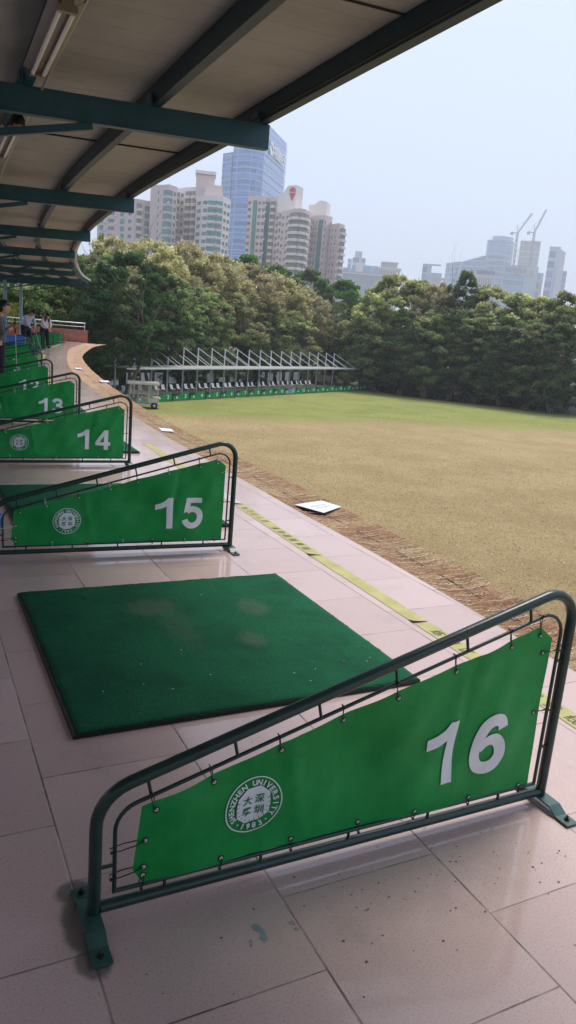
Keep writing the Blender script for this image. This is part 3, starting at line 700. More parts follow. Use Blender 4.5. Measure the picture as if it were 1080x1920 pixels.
# golf mats, one per bay
def golf_mat(loc, rz, label, dx=0, dy=0):
    root = empty('golf_mat', loc, rz, label, 'golf mat', 'square green golf mats on the deck')
    if 'gm' not in cache:
        a = MB(); a.box((.745, .75, .0095), (1.520, 1.508, .019)); cache['gm'] = a.mesh('rubber_base', M['rubber'])
        b = MB(); n = 60; Vv = []
        r2 = random.Random(3)
        for j in range(n+1):
            for i in range(n+1):
                x_, y2 = 1.5*i/n, 1.5*j/n
                ed = (i in (0, n)) or (j in (0, n))
                Vv.append((x_+(r2.uniform(-.003, .003) if ed else 0), y2+(r2.uniform(-.003, .003) if ed else 0), .026+r2.uniform(-.0012, .0012)-(.003 if ed else 0)))
        b.add(Vv, [(j*(n+1)+i, j*(n+1)+i+1, (j+1)*(n+1)+i+1, (j+1)*(n+1)+i) for j in range(n) for i in range(n)], True)
        rim = [j for j in range(n+1)]+[(j)*(n+1)+n for j in range(1, n+1)]+[n*(n+1)+i for i in range(n-1, -1, -1)]+[j*(n+1) for j in range(n-1, 0, -1)]
        base = len(b.v); b.v += [(b.v[i][0], b.v[i][1], .0165) for i in rim]; L = len(rim)
        for k in range(L): b.f.append((rim[k], base+k, base+(k+1) % L, rim[(k+1) % L])); b.m.append(0); b.smooth.append(False)
        cache['gt'] = b.mesh('turf', M['turf'])
        h = MB(); h.lathe([(0, .0285), (.009, .0285), (.011, .0275)], (0, 0, 0), 10); cache['gh'] = h.mesh('tee_hole', M['rubber'])
    inst(cache['gm'], 'rubber_base', root); inst(cache['gt'], 'turf', root)
    for hx, hy in ((.25, .25), (1.25, .25), (.30, 1.33), (1.27, 1.30)):
        inst(cache['gh'], 'tee_hole', root, Matrix.Translation((hx, hy, 0)))
    return root
mats = [(.0, .0, 0, 'golf mat with brown worn patches between dividers 15 and 16'),
        (.16, 2.66, 0, 'golf mat half hidden behind divider 15'),
        (.34, 5.85, -1, 'golf mat whose corner shows right of divider 14'),
        (.45, 8.8, -3, 'golf mat behind divider 13'), (.6, 11.5, -5, 'golf mat under the person in the grey jacket')]
ys = [14.3, 17.1, 19.8, 22.6, 25.2, 27.7, 30.2, 32.6, 35.0, 37.5]
names = ['behind divider 11', 'behind divider 10', 'behind divider 9', 'behind divider 8', 'under the person in the striped shirt', 'behind divider 6', 'behind divider 5', 'behind divider 4', 'behind divider 3', 'behind divider 2 near the brick wall']
for yy, nm in zip(ys, names):
    e = at_arc(INN, yy); a = math.atan2(-(at_arc(INN, yy+.5).x-at_arc(INN, yy-.5).x), 1.); mats.append((e.x-1.25-1.5*math.cos(a)+.25, yy-.05, math.degrees(a), 'golf mat '+nm))
for x, y_, a, lab in mats: golf_mat((x, y_, .001), R_(a), lab)
# scraps of pale fluff on the nearest mat
fl = MB()
for i in range(12):
    x_, y2 = rnd.choice([(rnd.uniform(.02, .5), rnd.uniform(.03, .3)), (rnd.uniform(.9, 1.45), rnd.uniform(.05, .3)), (rnd.uniform(.02, 1.4), rnd.uniform(.02, 1.4))]); a = rnd.uniform(0, PI)
    fl.bar((x_, y2, .0290), (x_+.008*math.cos(a), y2+.008*math.sin(a), .0295), .0014, .001)
tag(fl.build('debris', M['wplast']), 'tiny pale grass fibres scattered on the nearest golf mat', 'debris', kind='stuff')
# dry leaf fragments on the tiles in front of divider 16
sk = MB()
for i in range(120):
    x_ = rnd.gauss(.85, .33); y2 = -1.02+rnd.gauss(0, .085)-.10*abs(rnd.gauss(0, 1))*.6
    if rnd.random() < .2: x_, y2 = rnd.uniform(-.1, 1.6), rnd.uniform(-1.6, -.8)
    r_ = rnd.uniform(.001, .0038); a = rnd.uniform(0, 2*PI); n = rnd.choice([4, 5, 6]); V = []
    for k in range(n): q = a+2*PI*k/n; rr = r_*rnd.uniform(.5, 1.3); V.append((x_+rr*math.cos(q)*1.4, y2+rr*math.sin(q), .0008+rnd.uniform(0, .0014)))
    sk.add(V, [tuple(range(n))])
tag(sk.build('litter', M['speck']), 'brown leaf fragments scattered on the tiles in front of divider 16', 'litter', kind='stuff')
sm = MB()
for (cx, cy, r_, n_) in ((.235, -1.055, .022, 9), (.205, -1.075, .010, 5), (.33, -1.065, .014, 4), (.30, -.79, .028, 8)):
    for k in range(n_):
        a = rnd.uniform(-1.2, 1.6); V = []; px_, py_ = cx+r_*math.cos(a)*.8, cy+r_*math.sin(a); rr = r_*rnd.uniform(.2, .45)
        for q in range(7): t = 2*PI*q/7; f = rnd.uniform(.7, 1.2); V.append((px_+rr*f*math.cos(t), py_+rr*f*math.sin(t)*1.4, .0006+.0001*k))
        sm.add(V, [tuple(range(7))])
tag(sm.build('paint_stain', M['smudge']), 'blue grey paint smudges on the tiles under divider 16', 'stain', kind='stuff')

# ------------------------------------------------------------------ yellow floor tapes with print
def tape(pts, wd, name, label, m, texts=()):
    P = [Vector(p) for p in pts]; tb = MB(); V = []; N = 24
    Q = [P[0].lerp(P[1], i/N) for i in range(N+1)]; d = (P[1]-P[0]).normalized(); nrm = Vector((d.y, -d.x))
    for i, q in enumerate(Q):
        for sgn in (-1, 1):
            r_ = q+nrm*sgn*(wd/2+rnd.uniform(-.0015, .0015)); V.append((r_.x, r_.y, .0022+(.012 if (i == N and sgn > 0) else 0)))
    tb.add(V, [(2*i, 2*i+1, 2*i+3, 2*i+2) for i in range(N)])
    o = tag(tb.build(name, m), label, 'floor tape')
    for t0, chars, sp_, sz in texts:
        lm = MB()
        for i, ch in enumerate(chars):
            if ch == ' ': continue
            V, F = text_mesh(ch, sz, None, offset=.0); V, _, _ = centred(V); c = P[0]+d*(t0+i*sp_); up = -nrm if nrm.x < 0 else nrm
            lm.add([(c.x+d.x*v[0]+up.x*v[1], c.y+d.y*v[0]+up.y*v[1], .0036) for v in V], F)
        lm.build('lettering', M['tapeink'], o)
    return o
tape([(2.03, 3.33), (1.985, 1.86)], .10, 'floor_tape', 'yellow tape strip printed with black characters beside divider 15', M['tape'], [(.12, '练习区人员 请勿超越黄线', .108, .066)])
tape([(1.985, 1.858), (1.965, .62)], .098, 'floor_tape', 'plain yellow tape strip beside the worn golf mat', M['tape'])
tape([(1.965, .60), (1.945, -.62)], .10, 'floor_tape', 'yellow tape strip with black characters passing behind divider 16', M['tape'], [(.14, '练习区人员超越黄线', .118, .074)])
tape([(2.125, 6.55), (2.06, 4.75)], .098, 'floor_tape', 'faded yellow tape strip between dividers 14 and 15', M['tape'])
tape([(2.035, 4.1), (2.03, 3.36)], .10, 'floor_tape', 'grey worn tape residue in line with the yellow tape', M['tapeold'])
for yy, L_, lab in ((9., 1.3, 'short yellow tape strip on the deck beside divider 13'), (14., 1.5, 'short yellow tape strip on the deck beside divider 11, the farther one'), (22., 3.5, 'yellow tape strip on the bend of the deck'), (31., 4.2, 'yellow tape strip near the far end of the deck')):
    a = at_arc(INN, yy+L_); b = at_arc(INN, yy); tape([(a.x-.75, a.y), (b.x-.75, b.y)], .11, 'floor_tape', lab, M['tape'])

# ------------------------------------------------------------------ boards lying on the net
def board(pts, label, text=False, z=.012):
    z = -.030; P = [onz(x, y, z) for x, y in pts]; b = MB(); n = len(P)
    tz = [z+.010, z+.008, z+.006, z+.008]
    b.prism([(p.x, p.y) for p in P], [t-.003 for t in tz], tz); o = tag(b.build('loose_board', M['paper']), label, 'board')
    if text:
        lm = MB(); c = sum((p for p in P), Vector())/4; ex = (P[2]-P[3]).normalized(); ex = (P[1]-P[0]).normalized(); ey = Vector((-ex.y, ex.x, 0))
        for r_ in range(2):
            k = 11 if r_ == 0 else 7
            for i in range(k):
                s_ = rnd.uniform(.006, .012); q = c+ex*((i-k/2)*.024)*(1 if r_ else .9)+ey*(.02-.06*r_); lm.box((q.x, q.y, z+.0105), (s_*1.3, s_, .001), None)
        lm.build('print', M['print_'], o)
board([(552, 948), (603, 940), (640, 951), (607, 963)], 'white printed board lying on the brown net beside divider 15', True)
board([(297, 803), (321, 805), (327, 810), (303, 809)], 'small white card lying on the brown net left of the field')
board([(186, 714), (203, 714), (206, 717), (190, 717)], 'small white card on the net where the deck bends')
board([(140, 690), (152, 690), (154, 692.5), (142, 692.5)], 'small pale card on the far stretch of the net')

# ------------------------------------------------------------------ canopy over the deck
tips = [(1.95, -1.6), (2.10, 3.45), (2.31, 8.2), (2.80, 13.2), (3.52, 18.4), (4.45, 23.4), (5.45, 28.2), (6.90, 34.3), (8.15, 38.6)]
rots = [-3, -4, -5, -8, -11, -13, -15, -17, -17]
TIPC = smooth([(1.85, -6.5)]+tips, 6)
can = empty('canopy', (0, 0, 0), 0, 'long curving steel canopy with beige roof sheets over the tee deck', 'canopy')
BH = .165; ZB = 2.86
def cdir(a): return Vector((-math.cos(a), -math.sin(a), 0))
def shift(p, k, rise=True):  # point k metres inward from the canopy edge
    i = min(range(len(TIPC)), key=lambda j: (TIPC[j]-p).length); t = (TIPC[min(i+1, len(TIPC)-1)]-TIPC[max(i-1, 0)]).normalized()
    return Vector((p.x-t.y*k, p.y+t.x*k))
for (tx, ty), rt in zip(tips, rots):
    a = R_(rt); d = cdir(a); L = 6.2; sl = -.030; y_ = 0
    T = Vector((tx, ty, ZB)); E_ = T+d*L+Vector((0, 0, sl*L)); side = Vector((-d.y, d.x, 0))
    b = MB(); tw = .004
    up_ = Vector((0, 0, BH)); hw = side*.045
    # I-beam: web and two flanges, closed tip plate
    def slab(p0, p1, h0, h1, wd):
        s_ = side*wd/2; vs = [p0-s_+Vector((0, 0, h0)), p0+s_+Vector((0, 0, h0)), p0+s_+Vector((0, 0, h1)), p0-s_+Vector((0, 0, h1)), p1-s_+Vector((0, 0, h0)), p1+s_+Vector((0, 0, h0)), p1+s_+Vector((0, 0, h1)), p1-s_+Vector((0, 0, h1))]
        b.add(vs, [(0, 1, 2, 3), (4, 7, 6, 5), (0, 4, 5, 1), (2, 6, 7, 3), (0, 3, 7, 4), (1, 5, 6, 2)])
    slab(T, E_, 0, BH, .06); slab(T+d*.002, E_, -.006, 0, .075); slab(T+d*.002, E_, BH, BH+.006, .075)
    b.build('beam', M['steel'], can)
    # column and knee braces
    K = T+d*3.35; br = MB(); zc = ZB+sl*3.35
    cb = MB(); cb.tube([(K.x, K.y, 0.002), (K.x, K.y, zc-.006)], .075, 14); cb.lathe([(.15, 0), (.15, .015), (0, .015)], (K.x, K.y, .001), 14); cb.build('column', M['post'], can)
    for kk in (-1, 1):
        e = T+d*(3.35+kk*2.0); br.bar((K.x, K.y, zc-.42), (e.x, e.y, ZB+sl*(3.35+kk*2.0)-.02), .05, .05)
    br.build('brace', M['steel'], can)
# purlins follow the curve on top of the beams
def offset_curve(k, z):
    res = []
    for i, p in enumerate(TIPC):
        t = (TIPC[min(i+1, len(TIPC)-1)]-TIPC[max(i-1, 0)]).normalized(); q = Vector((p.x-t.y*k, p.y+t.x*k)); res.append(Vector((q.x, q.y, z-.030*k)))
    return res
def ribbon(mb, C1, C2):   # loft between two polylines of equal length
    n = len(C1); vs = list(C1)+list(C2); mb.add(vs, [(i, i+1, n+i+1, n+i) for i in range(n-1)])
def cchannel(k, z, wd, h, m, name):
    mb = MB(); a0 = offset_curve(k, z); a1 = offset_curve(k+wd, z+.030*wd); b0 = [v+Vector((0, 0, h)) for v in a0]; b1 = [v+Vector((0, 0, h)) for v in a1]
    ribbon(mb, a0, a1); ribbon(mb, b1, b0); ribbon(mb, b0, a0); ribbon(mb, a1, b1)
    mb.add([a0[0], a1[0], b1[0], b0[0]], [(0, 1, 2, 3)]); mb.add([a0[-1], a1[-1], b1[-1], b0[-1]], [(3, 2, 1, 0)])
    return mb.build(name, m, can)
ZP = ZB+BH+.008
cchannel(.02, ZP, .07, .15, M['purl'], 'purlin')
for k in (.86, 1.76, 2.9, 3.9, 4.9, 5.9): cchannel(k, ZP+.0, .065, .14, M['steel2'] if k == 1.76 else M['purl'], 'purlin')  # brighter blue on the third purlin stands for light falling on it
for k in (.02, .86, 1.76):
    for (tx, ty) in tips:
        cl = MB(); q = shift(Vector((tx, ty)), k+.09); cl.box((q.x, q.y, ZP-.030*k+.035), (.02, .12, .07)); cl.build('cleat', M['steel'], can)
rf = MB(); za = ZP+.157
ribbon(rf, offset_curve(-.03, za), offset_curve(6.3, za+.19*0)); ribbon(rf, [v+Vector((0, 0, .05)) for v in offset_curve(6.3, za)], [v+Vector((0, 0, .05)) for v in offset_curve(-.03, za)])
ribbon(rf, [v+Vector((0, 0, .05)) for v in offset_curve(-.03, za)], offset_curve(-.03, za)); ribbon(rf, offset_curve(6.3, za), [v+Vector((0, 0, .05)) for v in offset_curve(6.3, za)])
rf.build('roof_sheet', M['roof'], can)
gt = MB(); a0 = offset_curve(-.10, za-.03); a1 = offset_curve(-.032, za-.03); ribbon(gt, a0, a1); ribbon(gt, [v+Vector((0, 0, .09)) for v in a0], a0); ribbon(gt, a1, [v+Vector((0, 0, .018)) for v in a1])
gt.build('gutter', M['gutter'], can)
# joints between roof sheets
TL = TIPC
for yy in (-.2, 1.4, 5.7, 10.6, 15.8, 20.8, 25.6, 31.2):
    i = min(range(len(TL)), key=lambda j: abs(TL[j].y-yy)); p = TL[i]; p = at_arc(TL, yy); t = (TL[min(i+1, len(TL)-1)]-TL[i-1]).normalized()
    sm_ = MB(); A = Vector((p.x+.0*t.y, p.y, za-.008)); B = Vector((p.x-t.y*6.2, p.y+t.x*6.2, za-.008-.186)); sm_.bar(A, B, .022 if yy > 2 else .006, .012); sm_.build('roof_joint', M['seam'], can)

b = MB(); a0 = offset_curve(1.70, ZP-.012); b.tube([v+Vector((0, 0, .006*math.sin(i*1.3))) for i, v in enumerate(a0)], .009, 6); b.build('conduit', M['gutter'], can)
b = MB(); a0 = offset_curve(.12, ZP+.03); b.tube([v+Vector((0, 0, -.02*abs(math.sin(i*.5)))) for i, v in enumerate(a0)], .006, 6); b.build('cable', M['rubber'], can)
# twin tube lights under the third purlin
def light(yc, L, lab):
    i = min(range(len(TIPC)), key=lambda j: abs(TIPC[j].y-yc)); p = at_arc(TIPC, yc); t = (TIPC[min(i+1, len(TIPC)-1)]-TIPC[max(i-1, 0)]).normalized(); c = Vector((p.x-t.y*1.79, p.y+t.x*1.79))
    o = empty('tube_light', (c.x, c.y, ZP-.030*1.93-.01), math.atan2(t.y, t.x), lab, 'light fixture', 'tube lights under the canopy')
    h = MB(); h.box((0, 0, -.02), (L, .06, .04))
    for s in (-1, 1):
        vs = [(-L/2, s*.028, -.04), (L/2, s*.028, -.04), (L/2+.02, s*.085, -.012), (-L/2-.02, s*.085, -.012)]; vs += [(v[0], v[1], v[2]+.003) for v in vs]
        h.add(vs, [(0, 1, 2, 3), (7, 6, 5, 4), (3, 2, 6, 7), (0, 4, 5, 1)])
    for s in (-1, 1): h.box((s*(L/2-.015), 0, -.052), (.03, .10, .028))
    h.build('reflector', M['lampm'], o)
    for s in (-1, 1):
        tb = MB(); tb.tube([(-L/2+.04, s*.033, -.055), (L/2-.04, s*.033, -.055)], .013, 10); tb.build('tube', M['tube_lamp'], o)
    return o
light(2.32, 1.22, 'twin tube light nearest the camera above divider 16')
light(5.35, 1.22, 'twin tube light just beyond the first canopy beam')
light(8.6, 1.22, 'twin tube light close to the second canopy beam')
light(13.9, 1.22, 'twin tube light near the third canopy beam')
lm_ = empty('round_lamp', (*onz(33, 230, 2.80)[:2], 2.80), 0, 'round dark lamp hanging beside the first canopy beam', 'lamp')
b = MB(); b.lathe([(.0, .06), (.03, .06), (.05, .03), (.056, -.01), (.05, -.02)], (0, 0, 0), 16); b.build('lamp_shade', M['rubber'], lm_)
b = MB(); b.sphere((0, 0, -.01), (.033, .033, .03)); b.build('bulb', M['lampm'], lm_)
b = MB(); b.tube([(0, 0, .06), (0, 0, .16)], .01, 8); b.build('bracket', M['steel2'], lm_)

# ------------------------------------------------------------------ brick wall and railing at the deck end
wl = MB(); wl.box((2.0, 40.15, .30), (12.9, .22, .60)); wl.box((2.0, 40.15, .62), (12.98, .28, .04)); wl.box((7.9, 40.02, .31), (.9, .03, .42))
tag(wl.build('brick_wall', M['brick']), 'low red brick wall across the far end of the deck', 'wall')
rl = empty('railing', (0, 40.15, .64), 0, 'stainless tube railing on top of the brick wall', 'railing')
for i, x in enumerate((8.3, 6.2, 4.1, 2.0, -.1, -2.2, -4.3)):
    b = MB(); b.tube([(x, 0, .002), (x, 0, .36)], .022, 8); b.build('post', M['stainless'], rl)
for z, r_ in ((.37, .03), (.18, .018)):
    b = MB(); b.tube([(8.34, 0, z), (-4.4, 0, z)], r_, 8); b.build('handrail', M['stainless'], rl)

# blue ball baskets
def basket(loc, s, label):
    o = empty('ball_basket', loc, R_(rnd.uniform(-20, 20)), label, 'basket', 'blue ball baskets')
    b = MB(); w0, w1, h = .16*s, .20*s, .26*s
    for k, (wa, wb, za_, zb_) in enumerate(((w0, w1, 0, h),)):
        vs = [(sx*wa, sy*wa, za_) for sx, sy in ((-1, -1), (1, -1), (1, 1), (-1, 1))]+[(sx*wb, sy*wb, zb_) for sx, sy in ((-1, -1), (1, -1), (1, 1), (-1, 1))]
        vi = [(v[0]*.93, v[1]*.93, v[2]+.008) for v in vs]
        b.add(vs+vi, [(0, 1, 5, 4), (1, 2, 6, 5), (2, 3, 7, 6), (3, 0, 4, 7), (3, 2, 1, 0), (8, 12, 13, 9), (9, 13, 14, 10), (10, 14, 15, 11), (11, 15, 12, 8), (8, 9, 10, 11), (4, 5, 13, 12), (5, 6, 14, 13), (6, 7, 15, 14), (7, 4, 12, 15)])
    b.build('bin', M['blue'], o); r_ = MB()
    r_.tube([(-w1*1.03, -w1*1.03, h), (w1*1.03, -w1*1.03, h), (w1*1.03, w1*1.03, h), (-w1*1.03, w1*1.03, h)], .008*s, 6, closed=True); r_.build('rim', M['blue'], o)
    return o
basket((-.155, 2.42, 0.001), .72, 'blue basket on the tiles at the left end of divider 15')
tb_ = empty('bin_table', (2.2, 21.3, 0), 0, 'bright blue box table behind the person in the grey jacket', 'table')
b = MB(); b.box((0, 0, .60), (.95, .6, .22), bev=.03); b.build('box', M['blue'], tb_)
for sx in (-1, 1):
    for sy in (-1, 1): b = MB(); b.tube([(sx*.4, sy*.24, 0), (sx*.4, sy*.24, .49)], .02, 8); b.build('leg', M['steel2'], tb_)

def quads_mesh(name, C, N_, U, W, H, colr, m):
    """leaf quads: centres C, normals N_, up U (n,3), half sizes"""
    n = len(C); S = np.cross(N_, U); S /= np.linalg.norm(S, axis=1)[:, None]+1e-9; T = np.cross(S, N_)
    w = W[:, None]; h = H[:, None]
    P = np.stack([C-S*w*.35-T*h, C+S*w*.35-T*h, C+S*w+T*h*.1, C+S*w*.2+T*h, C-S*w*.2+T*h, C-S*w+T*h*.1], 1).reshape(-1, 3)
    me = bpy.data.meshes.new(name); me.vertices.add(n*6); me.vertices.foreach_set('co', P.ravel().astype(np.float32))
    me.loops.add(n*6); me.loops.foreach_set('vertex_index', np.arange(n*6, dtype=np.int32)); me.polygons.add(n)
    me.polygons.foreach_set('loop_start', np.arange(0, n*6, 6, dtype=np.int32)); me.polygons.foreach_set('loop_total', np.full(n, 6, dtype=np.int32))
    me.update(calc_edges=True)
    a = me.color_attributes.new('col', 'FLOAT_COLOR', 'POINT'); cc = np.concatenate([np.repeat(colr, 6, 0), np.ones((n*6, 1))], 1); a.data.foreach_set('color', cc.ravel().astype(np.float32))
    me.materials.append(m); return me

# ------------------------------------------------------------------ people
def skin_obj(name, verts, edges, radii, m, parent, extra=None, sub=1):
    me = bpy.data.meshes.new(name); me.from_pydata([tuple(v) for v in verts], edges, []); me.update()
    o = bpy.data.objects.new(name, me); col.objects.link(o)
    md = o.modifiers.new('skin', 'SKIN'); md.use_smooth_shade = True
    sk_ = me.skin_vertices[0].data
    for i, r in enumerate(radii):
        sk_[i].radius = r if isinstance(r, tuple) else (r, r); sk_[i].use_root = (i == 0)
    s_ = o.modifiers.new('sub', 'SUBSURF'); s_.levels = sub; s_.render_levels = sub
    me2 = bpy.data.meshes.new_from_object(o.evaluated_get(bpy.context.evaluated_depsgraph_get()))
    bpy.data.objects.remove(o)
    mb = MB(); mb.add([tuple(v.co) for v in me2.vertices], [tuple(p.vertices) for p in me2.polygons], True)
    if extra: extra(mb)
    return mb.build(name, m, parent)
def person(loc, rz, J, label, top_m, hair_long, sleeve=1.0, untuck=.0):
    """local frame: faces +X, left is +Y; J = joints"""
    root = empty('person', loc, rz, label, 'person')
    V = Vector; j = {k: V(v) for k, v in J.items()}
    names = []; vs = []; rs = []; es = []
    def nd(k, p, r): names.append(k); vs.append(V(p)); rs.append(r); return len(vs)-1
    pel = nd('pel', j['pelvis'], (.115, .09)); wst = nd('w', j['waist'], (.11, .085)); ch = nd('c', j['chest'], (.135, .095)); nb = nd('nb', j['neck'], .052); ht = nd('h', j['neck'].lerp(j['head'], .6), .048)
    es += [(pel, wst), (wst, ch), (ch, nb), (nb, ht)]
    for s in 'LR':
        sh = nd('s', j['sh'+s], .052); el = nd('e', j['el'+s], .038); wr = nd('r', j['wr'+s], .026); d = (j['wr'+s]-j['el'+s]).normalized(); pm = nd('p', j['wr'+s]+d*.055, (.032, .02))
        es += [(ch, sh), (sh, el), (el, wr), (wr, pm)]
        sd_ = d.cross(V((1, 0, .2))).normalized()
        for q in range(4):
            o_ = (q-1.5)*.017; ln = (.062, .072, .068, .05)[q]; b_ = j['wr'+s]+d*.085+sd_*o_; k1 = nd('f', b_, .0085); k2 = nd('f', b_+d*ln*.5+V((.008, 0, -.004)), .008); k3 = nd('f', b_+d*ln*.85+V((.0, 0, -.028)), .007)
            es += [(pm, k1), (k1, k2), (k2, k3)]
        t1 = nd('t', j['wr'+s]+d*.04+sd_*.036, .009); t2 = nd('t', j['wr'+s]+d*.075+sd_*.048, .008); es += [(pm, t1), (t1, t2)]
        hp = nd('hp', j['hip'+s], .085); kn = nd('k', j['kn'+s], .052); an = nd('a', j['an'+s], .034); to = nd('t', j['an'+s]+V((.15, 0, -.035)), (.035, .025)); es += [(pel, hp), (hp, kn), (kn, an), (an, to)]
    up = (j['head']-j['neck']).normalized(); fw = V(J.get('face', (1, 0, 0))); fw = (fw-up*fw.dot(up)).normalized(); sd2 = up.cross(fw)
    Mh = Matrix((fw, sd2, up)).transposed(); hc = j['head']
    def head(mb):
        n0 = len(mb.v); mb.sphere((0, 0, 0), (.092, .073, .115), 16, 12)
        for i in range(n0, len(mb.v)):
            x, y2, z = mb.v[i]
            if z < 0: y2 *= 1-.28*(-z/.115); x *= 1-.10*(-z/.115) if x > 0 else 1-.35*(-z/.115)
            if x > .06 and abs(y2) < .03 and -.05 < z < .02: x += .016
            if x > .05 and .015 < z < .04 and .015 < abs(y2) < .05: x -= .008
            mb.v[i] = tuple(hc+Mh @ V((x, y2, z)))
        mb.add([hc+Mh @ V(p) for p in ((.088, -.010, -.035), (.088, .010, -.035), (.112, 0, -.030), (.092, 0, .012))], [(0, 2, 3), (2, 1, 3), (0, 1, 2)])
        for s in (-1, 1): mb.sphere(hc+Mh @ V((-.005, s*.074, -.005)), (.018, .012, .03), 8, 6)
    body = skin_obj('body', vs, es, rs, M['skin'], root, head)
    # face marks
    fm = MB()
    for s in (-1, 1): fm.sphere(hc+Mh @ V((.083, s*.030, .008)), (.006, .011, .005), 8, 5); fm.bar(hc+Mh @ V((.084, s*.014, .026)), hc+Mh @ V((.078, s*.046, .026)), .006, .005)
    fm.bar(hc+Mh @ V((.086, -.02, -.058)), hc+Mh @ V((.086, .02, -.058)), .006, .006); fm.build('eyes_and_mouth', M['hair'], body)
    hm = MB(); n0 = len(hm.v); hm.sphere((0, 0, 0), (.104, .085, .122), 18, 12)
    hm.v = [tuple(hc+Mh @ V((x-.012-(.035*max(0, 1-abs(z+.02)/.06) if x > .06 and z < .05 else 0) - (.05 if x > .03 and z < .045 else 0), y2, z+.012))) for x, y2, z in hm.v]
    if hair_long == 'bun': hm.sphere(hc+Mh @ V((-.115, 0, -.01)), (.055, .05, .05)); hm.tube([hc+Mh @ V((-.09, 0, .03)), hc+Mh @ V((-.15, 0, -.06)), hc+Mh @ V((-.14, 0, -.17))], [.04, .04, .015], 8)
    if hair_long == 'long':
        for s in (-1, 1): hm.tube([hc+Mh @ V((.01, s*.062, .05)), hc+Mh @ V((.02, s*.085, -.05)), hc+Mh @ V((.055, s*.075, -.17)), hc+Mh @ V((.07, s*.06, -.30)), hc+Mh @ V((.07, s*.05, -.36))], [.03, .04, .045, .035, .01], 8)
        hm.tube([hc+Mh @ V((-.06, 0, .03)), hc+Mh @ V((-.09, 0, -.12)), hc+Mh @ V((-.10, 0, -.28))], [.07, .08, .05], 10)
    hm.build('hair', M['hair'], body)
    # upper garment
    tv = [j['pelvis']+(j['pelvis']-j['waist'])*untuck*2.2, j['waist'], j['chest'], j['chest'].lerp(j['neck'], .75)]; tr_ = [(.175 if untuck else .155, .165 if untuck else .145), (.16, .14), (.165, .125), .075]; te = [(0, 1), (1, 2), (2, 3)]
    for s in 'LR':
        e2 = j['el'+s].lerp(j['wr'+s], sleeve*.82) if sleeve > 0 else j['el'+s]
        k = len(tv); tv += [j['sh'+s], j['el'+s], e2]; tr_ += [.068, .054, .045]; te += [(2, k), (k, k+1), (k+1, k+2)]
    skin_obj('jacket' if top_m == 'jacket' else 'shirt', tv, te, tr_, M[top_m], root)
    pv = [j['pelvis'].lerp(j['waist'], .75), j['pelvis']]; pr_ = [(.145, .13), (.155, .15)]; pe = [(0, 1)]
    for s in 'LR': k = len(pv); pv += [j['hip'+s], j['kn'+s], j['an'+s]+V((0, 0, .01))]; pr_ += [.125, .088, .07]; pe += [(1, k), (k, k+1), (k+1, k+2)]
    skin_obj('trousers', pv, pe, pr_, M['black'], root)
    for s in 'LR': sh_ = MB(); a_ = j['an'+s]; sh_.sphere((a_.x+.07, a_.y, .04), (.14, .05, .045), 12, 8); sh_.build('shoe', M['rubber'], root)
    return root, body, j
def club(pts_a, pts_b, label, rz=0):
    a = Vector(pts_a); b = Vector(pts_b); o = empty('golf_club', b, 0, label, 'golf club'); a = a-b
    m1 = MB(); m1.tube([a, (0, 0, .03)], [.006, .0045], 8); m1.build('shaft', M['shaft'], o)
    m2 = MB(); m2.tube([a+a.normalized()*.14, a-a.normalized()*.12], [.014, .011], 8); m2.build('grip', M['rubber'], o)
    m3 = MB(); m3.box((.03, 0, .018), (.09, .025, .035), bev=.008); m3.build('club_head', M['shaft'], o)
def std(h=1.0, **kw):
    J = dict(pelvis=(0, 0, .90), waist=(0, 0, 1.03), chest=(0, 0, 1.24), neck=(.01, 0, 1.40), head=(.03, 0, 1.53), shL=(0, .17, 1.33), elL=(0, .22, 1.06), wrL=(.03, .22, .83), shR=(0, -.17, 1.33), elR=(0, -.22, 1.06), wrR=(.03, -.22, .83),
             hipL=(0, .09, .84), knL=(.02, .11, .47), anL=(0, .12, .07), hipR=(0, -.09, .84), knR=(.02, -.11, .47), anR=(0, -.12, .07))
    J.update(kw); return J
p1 = at(13, 600, 13.9); P1 = Vector((.94, 11.55, .028))
person(P1, R_(-4), std(head=(.09, 0, 1.45), neck=(.03, 0, 1.34), chest=(-.01, 0, 1.19), waist=(-.01, 0, 1.0), shL=(0, .17, 1.27), shR=(0, -.17, 1.27), elL=(.06, .22, 1.03), wrL=(.19, .05, 1.12), elR=(.06, -.23, 1.02), wrR=(.19, -.06, 1.11), face=(.85, 0, -.5)),
       'person in a grey jacket and black trousers holding a club upright, dark hair tied back', 'jacket', 'bun', 1.0, .5)
club(P1+Vector((.27, -.02, 1.15)), P1+Vector((.29, -.06, .40)), 'slim golf club held upright by the person in the grey jacket')
P2 = Vector((3.47, 26.6, .028))
person(P2, R_(-55), std(pelvis=(-.10, 0, .87), waist=(-.04, 0, .99), chest=(.09, 0, 1.17), neck=(.20, 0, 1.28), head=(.30, 0, 1.34), shL=(.10, .18, 1.22), shR=(.10, -.18, 1.20), elL=(.22, .17, .98), wrL=(.33, .03, .80), elR=(.20, -.17, .96), wrR=(.33, -.01, .74), hipL=(-.08, .1, .82), hipR=(-.08, -.1, .82), knL=(.02, .15, .46), knR=(.02, -.15, .46), anL=(-.02, .18, .07), anR=(-.02, -.18, .07), face=(.3, 0, -.95)),
       'person in a light striped shirt bending over a club on a mat', 'shirt', 'short', .75, 0)
M2 = Matrix.Rotation(R_(-55), 3, 'Z')
club(P2+M2 @ Vector((.38, .01, .72)), P2+M2 @ Vector((.72, .02, .02)), 'golf club swung low by the person in the striped shirt')
P3 = Vector((4.62, 29.9, .028))
